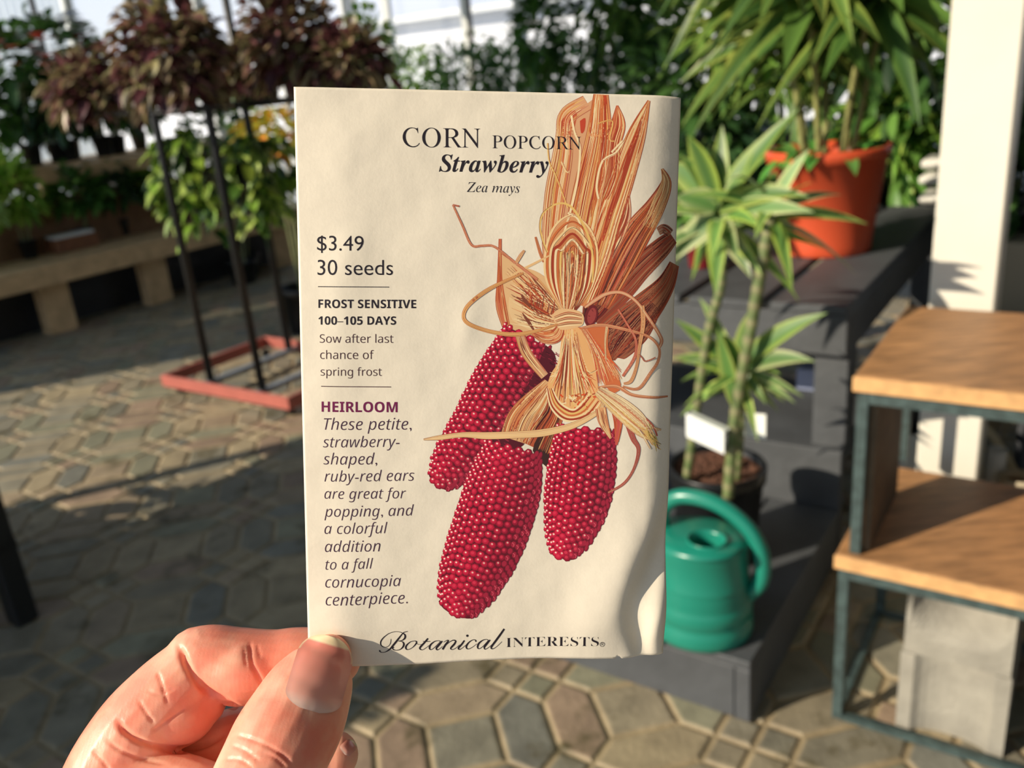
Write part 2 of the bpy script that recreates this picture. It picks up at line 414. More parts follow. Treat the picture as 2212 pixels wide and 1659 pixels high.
hp = [(-0.085, 0.215), (-0.082, 0.262), (-0.05, 0.294), (0.0, 0.300), (0.05, 0.286), (0.095, 0.252), (0.120, 0.212), (0.128, 0.17), (0.124, 0.135), (0.112, 0.112), (0.100, 0.10), (0.096, 0.09)]
hd = (U_ * 0.99 + V_ * 0.06).normalized()
pts = [CO + V_ * 0.012 + hd * a + Z_ * z for a, z in sm_curve(hp, 5)]
g.tube(pts, [0.0165] * len(pts), 14, updir=Z_); part(g, 'handle', wcm, wc, True)
g = MB(); sp_ = [CO - U_ * 0.07 + V_ * 0.0 + Z_ * 0.05, CO - U_ * 0.15 + Z_ * 0.11, CO - U_ * 0.24 + Z_ * 0.20, CO - U_ * 0.30 + Z_ * 0.27]
g.tube([tuple(p) for p in sm_curve([tuple(p) for p in sp_], 4)], [0.026 - 0.0011 * k for k in range(13)], 14, caps=False); part(g, 'spout', wcm, wc, True)
# --- potted dracaena behind the can
DO = P(-0.685, 1.79, 0.148)
dr = thing('potted_dracaena', 'striped green dracaena on ringed canes in a black pot behind the watering can', 'potted plant', DO)
g = MB(); g.lathe(DO, [(0, 0), (0.088, 0), (0.09, 0.005), (0.107, 0.20), (0.113, 0.204), (0.115, 0.236), (0.113, 0.24), (0.106, 0.24), (0.102, 0.21), (0.08, 0.01), (0, 0.01)], 40); part(g, 'pot', blackpot, dr, True)
soil(dr, DO, 0.103, 0.222)
dcol = [(78, 122, 60), (92, 138, 70), (66, 108, 52)]; dedge = [(196, 210, 110), (176, 198, 86), (216, 220, 160)]
canes = [([G(1483, 1040, 0.37), PV(1505, 880, 1.73), PV(1530, 720, 1.745), PV(1558, 610, 1.76), PV(1552, 520, 1.78), PV(1548, 470, 1.78)], 0.0105),
         ([G(1572, 1075, 0.37), PV(1588, 900, 1.70), PV(1620, 720, 1.72), PV(1648, 560, 1.74), PV(1668, 450, 1.76)], 0.0125),
         ([G(1592, 1035, 0.37), PV(1600, 930, 1.77), PV(1600, 850, 1.77), PV(1596, 800, 1.77)], 0.009)]
for pts, r in canes:
    q = sm_curve([tuple(p) for p in pts], 14); g = MB(); cols = []; rads = []
    for i in range(len(q)):
        k = i % 3; rads.append(r * (1.07 if k == 0 else 0.97)); base = lin((132, 128, 92)) if k == 0 else lin((84, 102, 54)) if k == 1 else lin((102, 114, 68)); cols.append(base)
    g.tube(q, rads, 12, cols); part(g, 'cane', mat('cane_surface', (0, 0, 0), 0.6, vc=True, noise=0.2, nscale=60), dr, True)
def rosette(root, c, n, L_, w_, lo=-0.4, hi=1.0, cm=dcol, ce=dedge, droop=0.55, group=None, name='leaves'):
    g = MB()
    for i in range(n):
        t = i / n; a = i * 2.4 + rr(-0.3, 0.3); z = lo + (hi - lo) * t
        r_ = math.sqrt(max(0.02, 1 - z * z)) if abs(z) < 1 else 0.1
        d = Vector((r_ * math.cos(a), r_ * math.sin(a), z)); leaf(g, c - Z_ * 0.03 * (1 - t), d, Z_ - V_ * rr(0.2, 1.2), L_ * rr(0.75, 1.1), w_ * rr(0.85, 1.15), droop * rr(0.5, 1.2), 0.16, pick(cm), pick(ce), seg=9, shape='lance', twist=rr(-0.3, 0.3))
    part(g, name, leafm, root, True)
    return g
def aimed(root, specs, V0, name='leaves'):
    """leaves aimed along chosen directions: (base px, tip px, dV at tip, width)"""
    g = MB()
    for (bx, by, tx_, ty_, dv, w_) in specs:
        a = PV(bx, by, V0); b_ = PV(tx_, ty_, V0 + dv); d = b_ - a; L_ = d.length
        dr_ = 0.25; d = d + Z_ * (dr_ * 0.6 * L_)
        leaf(g, a, d, Z_ - V_ * 1.3, d.length, w_ * 1.2, dr_ * rr(0.7, 2.2), 0.10, pick(dcol, .8, 1.1), pick(dedge, .7, 1.0), seg=10, shape='lance', twist=rr(-0.25, 0.25))
    part(g, name, leafm, root, True)
aimed(dr, [(1556, 452, 1765, 372, -0.05, .040), (1560, 462, 1770, 440, -0.08, .036), (1548, 440, 1480, 250, -0.02, .04), (1552, 440, 1560, 265, 0.05, .034), (1545, 450, 1450, 410, -0.05, .05), (1545, 470, 1440, 560, -0.05, .045),
           (1560, 440, 1640, 300, 0.02, .03), (1556, 446, 1735, 210, 0.02, .036), (1550, 480, 1545, 640, -0.1, .034), (1560, 480, 1625, 610, -0.06, .035), (1545, 440, 1420, 300, 0.0, .05), (1555, 470, 1600, 560, -0.12, .03), (1548, 470, 1490, 600, 0.05, .03)], 1.77)
aimed(dr, [(1598, 790, 1800, 640, 0.0, .036), (1600, 800, 1776, 740, -0.04, .036), (1600, 800, 1745, 850, 0.02, .018), (1598, 800, 1700, 870, 0.02, .018), (1600, 800, 1660, 865, -0.03, .02), (1590, 800, 1505, 610, 0.03, .022), (1590, 800, 1455, 690, 0.0, .03),
           (1590, 805, 1440, 750, -0.02, .03), (1596, 800, 1560, 680, -0.05, .03), (1590, 790, 1640, 620, 0.02, .03), (1590, 880, 1548, 700, -0.06, .034), (1600, 800, 1460, 800, 0.04, .02)], 1.75)
rosette(dr, PV(1668, 445, 1.78), 14, 0.2, 0.03)
rosette(dr, PV(1552, 455, 1.79), 18, 0.22, 0.032, -0.5, 1.0)
rosette(dr, PV(1598, 795, 1.77), 14, 0.16, 0.022, -0.5, 0.9)

# white plant tag wrapped on the cane
tg = MB(); wt = mat('white_card', (240, 244, 240), 0.4)
a = PV(1484, 922, 1.65); b_ = PV(1566, 960, 1.65)
ax_ = (b_ - a).normalized(); dz = (PV(1486, 880, 1.65) - a)
tg.box(a - dz * 0.5, (b_ - a).length, 0.0012, dz.length * 1.2, (ax_, ax_.cross(Z_).normalized(), Z_))
tg.box(a + Z_ * 0.025, (b_ - a).length, 0.03, 0.0012, (ax_, -ax_.cross(Z_).normalized(), Z_))
tgo = tg.build('plant_tag', wt, None, loc=a); tag(tgo, 'blank white tag tied to the dracaena canes above the soil', 'plant tag')
t2 = MB(); a = PV(1588, 915, 1.79); b_ = PV(1654, 922, 1.79); t2.box(a - Z_ * 0.03, (b_ - a).length, 0.0012, 0.06, ((b_ - a).normalized(), V_, Z_)); t2o = t2.build('plant_tag', wt, None, loc=a); tag(t2o, 'small white tag end folded behind the thicker dracaena cane', 'plant tag')
# --- orange pot with a tall palm on the bench
OO = P(-0.70, 2.745, 0.699)
op = thing('potted_palm', 'tall striped leafy plant in a bright orange plastic pot on the grey bench', 'potted plant', OO)
orange = mat('orange_plastic', (208, 84, 50), 0.34, noise=0.05, nscale=4)
g = MB(); ph_ = 0.31; g.lathe(OO, [(0, 0.006), (0.05, 0.0), (0.132, 0.0), (0.136, 0.006), (0.137, 0.03), (0.168, ph_ * 0.88), (0.178, ph_ * 0.885), (0.181, ph_ * 0.97), (0.178, ph_), (0.170, ph_), (0.166, ph_ * 0.88), (0.13, 0.02), (0, 0.02)], 48); part(g, 'pot', orange, op, True)
soil(op, OO, 0.163, 0.275)
pcol = [(56, 88, 40), (66, 100, 44), (46, 78, 36), (80, 112, 50)]; pedge = [(132, 150, 66), (166, 174, 84), (92, 124, 54)]
for k in range(10):
    a = k * 0.9 + 2.2; base = OO + Vector((0.07 * math.cos(a), 0.07 * math.sin(a), 0.28)); lean = Vector((math.cos(a), math.sin(a), 0)); hh = rr(0.35, 0.85)
    pts = [tuple(base), tuple(base + lean * 0.05 + Z_ * hh * 0.5), tuple(base + lean * 0.13 + Z_ * hh)]
    g = MB(); g.tube(sm_curve(pts, 5), 0.009, 8, lin((140, 140, 84))); part(g, 'stem', mat('cane_surface', (0, 0, 0)), op, True)
    rosette(op, Vector(pts[-1]), 30, 0.38, 0.062, -0.6, 1.0, pcol, pedge, 0.7)
    if k % 2 == 0: rosette(op, Vector(pts[1]) + Z_ * 0.05, 10, 0.24, 0.034, -0.5, 0.8, pcol, pedge, 0.7)
g = MB()
for k in range(26):
    a = rr(0, 6.28); leaf(g, OO + Vector((0.12 * math.cos(a), 0.12 * math.sin(a), 0.29)), Vector((math.cos(a), math.sin(a), rr(0.1, 0.9))), Z_, rr(0.08, 0.16), rr(0.03, 0.05), 0.9, 0.2, pick([(80, 140, 60), (110, 160, 80)]), None, 5, 'oval')
part(g, 'ground_leaves', leafm, op, True)
# --- white square post
po = MB(); po.box(P(-0.301, 2.1, 0), 0.133, 0.133, 3.43, bev=0.004); tag(po.build('square_post', white, None, loc=P(-0.235, 2.16, 0)), 'white painted square roof post behind the wooden crate shelves', 'post')
# --- crate shelves
wood = mat('brown_wood', (166, 122, 80), 0.5, noise=0.34, nscale=12, stretch=(1.2, 6, 1), bump=0.2, bscale=60)
woodedge = mat('pale_wood_edge', (206, 160, 106), 0.6, noise=0.2, nscale=30, bump=0.3, bscale=80)
teal = mat('worn_teal_metal', (60, 76, 75), 0.55, noise=0.35, nscale=50, bump=0.3, bscale=90)
def crate(name, label, X0, X1, Y0, Y1, Z0, Z1, side=False):
    t = thing(name, label, 'shelf', P((X0 + X1) / 2, (Y0 + Y1) / 2, Z0), 'wooden topped metal crate shelves')
    w = 0.02
    g = MB(); g.box(P(X0 - 0.006, Y0 - 0.004, Z1 - 0.03), X1 - X0 + 0.012, Y1 - Y0 + 0.01, 0.03, bev=0.003); part(g, 'wooden_top', wood, t)
    g = MB(); g.box(P(X0 - 0.007, Y0 - 0.008, Z1 - 0.029), X1 - X0 + 0.014, 0.005, 0.028, bev=0.001); part(g, 'front_edge_strip', woodedge, t)
    for (a, b_) in ((X0, Y0), (X1 - w, Y0), (X0, Y1 - w), (X1 - w, Y1 - w)):
        g = MB(); g.box(P(a, b_, Z0), w, w, Z1 - 0.031 - Z0, bev=0.0015); part(g, 'leg', teal, t)
    for zz in (Z1 - 0.052, Z0):
        if zz == Z0 and side: continue
        g = MB()
        for (a, b_, sx, sy) in ((X0 + w, Y0, X1 - X0 - 2 * w, w * 0.8), (X0 + w, Y1 - w, X1 - X0 - 2 * w, w * 0.8), (X0, Y0 + w, w * 0.8, Y1 - Y0 - 2 * w), (X1 - w * 0.8, Y0 + w, w * 0.8, Y1 - Y0 - 2 * w)): g.box(P(a, b_, zz), sx, sy, 0.02 if zz > Z0 else 0.012)
        part(g, 'rail', teal, t)
    if side:
        g = MB(); g.box(P(X0 + 0.02, Y0 + 0.02, Z0 + 0.002), 0.012, (Y1 - Y0) * 0.55, Z1 - Z0 - 0.06); part(g, 'side_slat', mat('dark_slat', (92, 78, 58), 0.7, noise=0.3, nscale=20), t)
    return t
crate('crate_shelf', 'lower crate shelf on the floor, wooden top, with concrete blocks inside', -0.338, 0.16, 1.512, 1.93, 0.0, 0.385)
crate('crate_shelf', 'upper crate shelf stacked on the other, wooden top in front of the white post', -0.322, 0.16, 1.522, 1.99, 0.3855, 0.745, True)
# --- concrete blocks
conc = mat('concrete', (150, 146, 134), 0.9, noise=0.16, nscale=14, bump=0.6, bscale=90)
def block(z, label):
    g = MB(); X0, X1, Y0, Y1, hh = -0.222, -0.033, 1.545, 1.90, 0.18
    # end face with a shallow rounded recess: solid body made of a lofted outline
    n = 15; out = []
    rows = [(0.0, 0), (0.0, 1)]
    top = []; bot = []
    ys = []
    for i in range(n + 1):
        f = i / n; d = 0.022 * math.sqrt(max(0, 1 - ((f - 0.5) / 0.34) ** 2)) if abs(f - 0.5) < 0.34 else 0
        bot.append(P(X0 + (X1 - X0) * f, Y0 + d, z)); top.append(P(X0 + (X1 - X0) * f, Y0 + d, z + hh))
    bb = [P(X0 + (X1 - X0) * i / n, Y1, z) for i in range(n + 1)]; bt = [P(X0 + (X1 - X0) * i / n, Y1, z + hh) for i in range(n + 1)]
    m_ = n + 1; g.add(bot + top + bb + bt, [(i, i + 1, m_ + i + 1, m_ + i) for i in range(n)] + [(2 * m_ + i, 3 * m_ + i, 3 * m_ + i + 1, 2 * m_ + i + 1) for i in range(n)] + [(i, 2 * m_ + i, 2 * m_ + i + 1, i + 1) for i in range(n)] + [(m_ + i, m_ + i + 1, 3 * m_ + i + 1, 3 * m_ + i) for i in range(n)] + [(0, m_, 3 * m_, 2 * m_), (n, 2 * m_ + n, 3 * m_ + n, m_ + n)])
    tag(g.build('concrete_block', conc, None, loc=P(-0.13, 1.7, z)), label, 'concrete block', 'concrete blocks under the crate shelf')
block(0.0, 'lower grey concrete block standing on the floor in the crate')
g = MB(); X0, X1, Y0, Y1 = -0.218, -0.036, 1.548, 1.90
# upper block: hollow end with a scooped web, tilted face
n = 20; NZ = 12; vs = []
for j in range(NZ + 1):
    for i in range(n + 1):
        f = i / n; k = j / NZ; zz = 0.181 + 0.15 * k
        d = 0.0
        e = 1 - ((f - 0.5) / 0.46) ** 2
        if e > 0 and k > 0.22:
            arc = 0.22 + 0.34 * (1 - math.sqrt(e))
            d = 0.075 * smooth01((k - arc) / 0.5) * math.sqrt(e)
        vs.append(P(X0 + (X1 - X0) * f, Y0 + d, zz))
N_ = len(vs); vs += [P(X0 + (X1 - X0) * i / n, Y1, z) for z in (0.181, 0.331) for i in range(n + 1)]
fs = [(j * (n + 1) + i, j * (n + 1) + i + 1, (j + 1) * (n + 1) + i + 1, (j + 1) * (n + 1) + i) for j in range(NZ) for i in range(n)]
fs += [(N_ + i, N_ + n + 1 + i, N_ + n + 2 + i, N_ + i + 1) for i in range(n)] + [(NZ * (n + 1) + i, NZ * (n + 1) + i + 1, N_ + n + 2 + i, N_ + n + 1 + i) for i in range(n)] + [(i, N_ + i, N_ + i + 1, i + 1) for i in range(n)]
fs += [tuple([j * (n + 1) for j in range(NZ + 1)] + [N_ + n + 1, N_]), tuple([N_ + n, N_ + 2 * n + 1] + [j * (n + 1) + n for j in range(NZ, -1, -1)])]
g.add(vs, fs)
tag(g.build('concrete_block', conc, None, loc=P(-0.13, 1.7, 0.181)), 'upper grey concrete block with a scooped end, stacked on the other block', 'concrete block', 'concrete blocks under the crate shelf')
# --- things behind the shelves, right of the post
def boxthing(name, label, cat, u, v, z, sx, sy, sz, m, bev=0.004, group=None):
    g = MB(); g.box(P(u, v, z), sx, sy, sz, bev=bev); return tag(g.build(name, m, None, loc=P(u + sx / 2, v + sy / 2, z)), label, cat, group)
gt = thing('storage_tote', 'dark grey plastic tote on the floor right of the white post', 'tote', P(0.12, 2.75, 0))
g = MB(); g.box(P(-0.12, 2.55, 0), 0.5, 0.4, 0.42, bev=0.02); part(g, 'bin', mat('grey_plastic', (66, 68, 72), 0.5), gt)
g = MB(); g.box(P(-0.135, 2.535, 0.42), 0.53, 0.43, 0.03, bev=0.008); part(g, 'lid', mat('grey_plastic', (0, 0, 0)), gt)
hs = MB(); hp = [tuple(PV(*q)) for q in ((2095, 905, 2.45), (2130, 925, 2.42), (2170, 980, 2.40), (2205, 1045, 2.38), (2240, 1085, 2.4))]
hs.tube(sm_curve(hp, 5), 0.011, 10); hs.tube([hp[0], tuple(Vector(hp[0]) + V_ * 0.09)], 0.011, 10); tag(hs.build('garden_hose', mat('beige_rubber', (186, 170, 134), 0.5), None, True, loc=Vector(hp[0])), 'beige hose arching down in front of the grey tote', 'hose')
beige = mat('beige_ceramic', (190, 176, 150), 0.5); whitep = mat('white_ceramic', (226, 224, 214), 0.35)
for (px, py, v, r, h_, lab, m) in ((2148, 1040, 2.30, 0.022, 0.09, 'small white pot beside the foot of the white post', whitep), (2195, 1075, 2.26, 0.04, 0.06, 'pale chipped pot at the right edge behind the crate', beige), (1955, 1010, 2.45, 0.07, 0.13, 'white pot on the floor left of the post seen through the crate', whitep)):
    p = G(px, py, 0.0 if v > 2.4 else 0.0); q = PV(px, py, v); z = 0.0
    base = P(q.dot(U_), v, 0.0); t = thing('ceramic_pot', lab, 'pot', base)
    H_ = max(q.z, 0.02) + h_; g = MB(); g.lathe(base, [(0, 0), (r * 0.8, 0), (r, H_), (r * 0.88, H_), (r * 0.7, 0.02), (0, 0.02)], 24); part(g, 'pot', m, t, True); g = MB(); g.lathe(base, [(r * 0.86, H_ * 0.92), (0, H_ * 0.92)], 16); part(g, 'soil', soilm, t)
# rear plant tables and the plants on them, right half
def table(name, label, u0, u1, v0, v1, h_, m, cat='table', group=None, skirt=None):
    t = thing(name, label, cat, P((u0 + u1) / 2, (v0 + v1) / 2, 0), group)
    g = MB(); nb_ = max(2, int((v1 - v0) / 0.16)); w = (v1 - v0) / nb_
    for k in range(nb_): g.box(P(u0, v0 + k * w, h_ - 0.03), u1 - u0, w - 0.012, 0.03, bev=0.003)
    part(g, 'tabletop', m, t)
    for (a, b_) in ((u0 + .02, v0 + .02), (u1 - 0.10, v0 + .02), (u0 + .02, v1 - 0.10), (u1 - 0.10, v1 - 0.10)):
        g = MB(); g.box(P(a, b_, 0), 0.08, 0.08, h_ - 0.03); part(g, 'leg', m, t)
    g = MB(); g.box(P(u0, v0 - 0.002, h_ - 0.12), u1 - u0, 0.025, 0.09); part(g, 'apron', m, t)
    return t
dkw = mat('dark_stained_wood', (46, 46, 48), 0.6, noise=0.2, nscale=8)
table('plant_table', 'dark plant table beyond the orange pot', -1.6, -0.05, 4.0, 4.9, 0.62, dkw, group='dark plant tables at the back')
table('plant_table', 'dark plant table along the back windows', -4.6, -0.6, 6.3, 7.2, 0.75, dkw, group='dark plant tables at the back')
table('plant_table', 'dark plant table at the right edge beyond the post', 0.0, 1.2, 3.3, 4.3, 0.55, dkw, group='dark plant tables at the back')
def bush(name, label, o, potr, poth, c_dz, rx, rz, n, L_, w_, cols, edge=None, shape='oval', group=None, droop=0.4, potm=None, stem=True, cat='potted plant', zl=-0.7):
    t = thing(name, label, cat, o, group)
    pot(t, o, potr * 0.78, potr, poth, potm or blackpot, 20)
    if stem:
        g = MB()
        for k in range(3):
            a = rr(0, 6.28); g.tube([o + Z_ * (poth * 0.8) + Vector((0.02 * math.cos(a), 0.02 * math.sin(a), 0)), o + Z_ * (c_dz) + Vector((rx * 0.4 * math.cos(a), rx * 0.4 * math.sin(a), 0))], [0.008, 0.004], 6)
        part(g, 'stem', barkm, t)
    g = MB(); clump(g, o + Z_ * c_dz, rx, rz, n, L_, w_, cols, edge, shape, droop, 0.5, zl); part(g, 'foliage', leafm, t, True)
    return t
GD = [(46, 76, 40), (58, 92, 44), (36, 62, 38), (72, 106, 52)]; GM = [(66, 108, 44), (84, 128, 52), (52, 90, 40), (104, 146, 66)]; GL = [(120, 164, 60), (146, 184, 74), (170, 196, 92), (98, 146, 52)]
# ferns and bushes on the back table
random.seed(5)
for k, (px, py, rx, rz, cols, lab) in enumerate([(900, 190, .34, .26, GL, 'bushy light green plant right of the dark red coleus, above the packet'), (1010, 175, .40, .28, GM, 'dark fern mound under the window mullions above the packet'), (1110, 170, .38, .3, GM, 'second dark fern right of the mullions'),
                                                (1240, 175, .36, .3, GM, 'leafy plant above the packet below the tall dark shrub'), (1360, 180, .36, .3, GM, 'leafy plant above the right end of the packet')]):
    q = PV(px, py, 6.7); o = P(q.dot(U_), 6.7, 0.75); bush('potted_fern', lab, o, 0.16, 0.2, max(0.3, q.z - 0.75), rx, rz + 0.1, 420, 0.16, 0.045, cols, None, 'lance', 'plants on the back table', 0.7)
for k, (px, py, rx, rz, cols, lab) in enumerate([(1165, 80, .16, .42, GM, 'narrow upright green shrub in front of the back window'), (1290, 60, .36, .62, GD, 'tall dark leaved tree in front of the back window'), (1420, 60, .2, .35, GM, 'light foliage beside the striped palm at the back window'), (1350, 0, .3, .4, GM, 'yellow green treetop in front of the back window')]):
    q = PV(px, py, 5.9); o = P(q.dot(U_), 5.9, 0.0); bush('potted_tree', lab, o, 0.2, 0.36, q.z, rx, rz, 250, 0.14, 0.06, cols, [(150, 180, 90)] if k == 3 else None, 'oval', 'trees at the back window', 0.5)
# mass of plants behind the palm and the post
for k, (px, py, v, rx, rz, cols, L_, w_, sh, lab) in enumerate([
        (1480, 200, 4.4, .34, .30, GD, .15, .05, 'oval', 'dark foliage plant just behind the packet right corner'), (1620, 60, 4.6, .42, .5, GM, .26, .045, 'lance', 'tall strap leaved plant behind the dracaena'),
        (1800, 40, 4.5, .46, .55, GM, .3, .05, 'lance', 'tall arching plant behind the palm in the orange pot'), (1960, 80, 4.3, .42, .55, GD, .2, .06, 'oval', 'dense plant against the left edge of the white post'),
        (1960, 300, 4.2, .30, .36, GM, .16, .05, 'oval', 'lower leafy plant left of the white post'), (1930, 420, 4.15, .2, .26, GL, .14, .04, 'lance', 'light green plant behind the orange pot'), (1540, 330, 4.2, .26, .26, GD, .14, .05, 'oval', 'dark plant behind the dracaena leaves')]):
    q = PV(px, py, v); o = P(q.dot(U_), v, 0.62 if v < 4.8 else 0); bush('foliage_plant', lab, o, 0.12, 0.2, max(q.z - 0.62, 0.28), rx, rz, 330, L_, w_, cols, [(150, 176, 80), (120, 150, 60)] if sh == 'lance' else None, sh, 'plants on the table behind the palm', 0.6)
for (px, py, v, rx, rz, lab) in ((2190, 250, 3.7, .2, .34, 'dark leafed plant right of the white post'), (2200, 480, 3.6, .2, .2, 'low green plant right of the white post'), (2240, 60, 3.8, .3, .4, 'dark foliage at the top right corner')):
    q = PV(px, py, v); o = P(q.dot(U_), v, 0.55); bush('foliage_plant', lab, o, 0.1, 0.14, max(0.2, q.z - 0.55), rx, rz, 220, 0.12, 0.05, GD, None, 'oval', 'plants right of the post', 0.5)
# white stacked pots left of the post
for k, (px, py) in enumerate(((1995, 400), (1995, 440), (2000, 365))):
    q = PV(px, py, 3.75); g = MB(); g.box(P(q.dot(U_) - 0.02, 3.75, q.z), 0.26, 0.16, 0.035, bev=0.01)
    tag(g.build('nursery_tray', whitep, None, loc=P(q.dot(U_), 3.75, q.z)), ['middle', 'lowest', 'topmost'][k] + ' of the white trays showing left of the white post', 'tray', 'white trays behind the post')
q = PV(2000, 440, 3.75); ts = MB(); ts.box(P(q.dot(U_) - 0.02, 3.78, 0), 0.05, 0.1, q.z); ts.box(P(q.dot(U_) + 0.18, 3.78, 0), 0.05, 0.1, q.z + 0.15); tag(ts.build('tray_stand', dkw, None, loc=P(q.dot(U_), 3.78, 0)), 'dark stand carrying the white trays behind the post', 'stand')
# things under the bench and beside it
boxthing('cardboard_box', 'tan box behind the crate, left of the white post', 'box', -0.36, 3.3, 0, 0.2, 0.2, 0.62, mat('tan_card', (170, 158, 134), 0.8), group=None)
boxthing('plastic_bin', 'dark bin in the shade between bench and post', 'bin', -0.44, 2.45, 0, 0.1, 0.3, 0.4, mat('black_plastic', (0, 0, 0)))
q = G(1490, 600, 0.70); bush('potted_flower', 'small plant in a dark red pot on the grey bench beside the packet edge', P(-0.98, 2.45, 0.70), 0.05, 0.11, 0.2, 0.09, 0.07, 60, 0.07, 0.03, GM, None, 'oval', None, 0.4, mat('dark_red_plastic', (120, 30, 36), 0.4))
boxthing('paper_sheet_stack', 'pale blue stack of paper under the grey bench', 'paper', -0.72, 2.55, 0.301, 0.08, 0.12, 0.07, mat('blue_paper', (150, 160, 190), 0.7))
# ================================================================ LEFT SIDE
blk = mat('black_steel', (30, 32, 34), 0.4)
rk = thing('rolling_plant_rack', 'tall black plant rack on a red wheeled base', 'plant rack', P(-3.18, 2.6, 0))
redm = mat('red_painted_steel', (168, 92, 80), 0.5, noise=0.1, nscale=12)
dkred = mat('red_painted_steel', (0, 0, 0))
fx0, fx1, fy0, fy1 = -3.6, -2.735, 2.27, 2.92
for (a, b_, sx, sy) in ((fx0, fy0, fx1 - fx0, 0.018), (fx0, fy1 - 0.018, fx1 - fx0, 0.018), (fx0, fy0 + 0.018, 0.018, fy1 - fy0 - 0.036), (fx1 - 0.018, fy0 + 0.018, 0.018, fy1 - fy0 - 0.036)):
    g = MB(); g.box(P(a, b_, 0.045), sx, sy, 0.055, bev=0.002); part(g, 'base_rail', redm, rk, label='red base rail')
for u in (-3.351, -2.999):
    g = MB(); g.box(P(u - 0.02, fy0 + 0.018, 0.055), 0.04, fy1 - fy0 - 0.036, 0.02); part(g, 'cross_bar', mat('grey_steel', (120, 126, 134), 0.4), rk, label='grey steel cross bar')
for (u, v) in ((-3.351, 2.36), (-2.999, 2.36), (-3.36, 2.855), (-3.0, 2.855)):
    g = MB(); g.tube([P(u, v, 0.075), P(u, v, 2.3)], 0.018, 12); part(g, 'post', blk, rk, True)
for (a, b_) in ((-3.351, -2.999),):
    for v in (2.36, 2.855):
        g = MB(); g.tube([P(a, v, 1.262), P(b_, v, 1.262)], 0.012, 8); part(g, 'shelf_bar', blk, rk)
for u in (-3.355, -3.0):
    g = MB(); g.tube([P(u, 2.36, 1.262), P(u, 2.855, 1.262)], 0.012, 8); part(g, 'shelf_bar', blk, rk)
g = MB()
for k in range(9): g.box(P(-3.35 + 0.04 * k + 0.01, 2.14, 1.274), 0.006, 0.78, 0.006)
for k in range(3): g.box(P(-3.72, 2.32 + 0.25 * k, 1.268), 0.98, 0.008, 0.006)
part(g, 'wire_deck', blk, rk)
for (u, v) in ((fx0 + 0.05, fy0 + 0.05), (fx1 - 0.06, fy0 + 0.05), (fx0 + 0.05, fy1 - 0.06), (fx1 - 0.06, fy1 - 0.06)):
    g = MB(); g.box(P(u - 0.014, v - 0.014, 0.036), 0.028, 0.028, 0.012); cs_ = part(g, 'caster', blk, rk)
    g = MB(); g.tube([P(u, v - 0.009, 0.024), P(u, v + 0.009, 0.024)], 0.024, 16); wo = g.build('wheel', blk, None, True, loc=rk.location); wo.location = (0, 0, 0); wo.parent = cs_
CO1 = [(92, 52, 56), (70, 40, 46), (128, 84, 84), (66, 48, 44), (54, 32, 36), (150, 124, 96), (120, 110, 72)]; COE = [(160, 156, 106), (198, 184, 146), (150, 150, 100), (110, 60, 68), (84, 44, 52), (150, 96, 100), (60, 34, 40)]
def coleus(px, py, v, r, rz, lab, n=330, pick_r=None):
    c = PV(px, py, v); o = P(c.dot(U_), v, 1.281)
    t = thing('potted_coleus', lab, 'potted plant', o, 'dark red coleus on the black rack'); ph = 0.12
    pot(t, o, 0.06, 0.08, ph, blackpot, 18)
    g = MB(); cz = c.z
    clump(g, Vector((o.x, o.y, cz)), r, rz, n, 0.075, 0.05, CO1, COE, 'oval', 0.6, 0.35)
    part(g, 'foliage', leafm, t, True)
    g = MB()
    for k in range(4):
        a = rr(0, 6.28); g.tube([o + Z_ * 0.1, Vector((o.x, o.y, cz)) + Vector((r * .4 * math.cos(a), r * .4 * math.sin(a), 0))], [0.006, 0.003], 6)
    part(g, 'stem', mat('dark_stem', (80, 40, 44), 0.6), t)
    if cz < 1.281 + 0.05: pass
    return t
random.seed(9)
coleus(205, 190, 2.38, 0.20, 0.18, 'dark red coleus at the left end of the black rack', 480)
coleus(372, 130, 2.24, 0.205, 0.235, 'round dark red coleus covering the two front posts of the rack', 700)
coleus(632, 90, 2.78, 0.20, 0.27, 'tallest dark coleus, left above the packet top corner', 640)
coleus(528, 150, 2.88, 0.13, 0.16, 'small dark coleus beside the third rack post', 200)
coleus(755, 140, 2.80, 0.17, 0.15, 'dark red coleus right behind the packet top left corner', 420)
PO1 = [(112, 146, 48), (146, 176, 66), (76, 112, 42), (48, 80, 36), (176, 196, 100), (40, 66, 34), (130, 150, 56)]
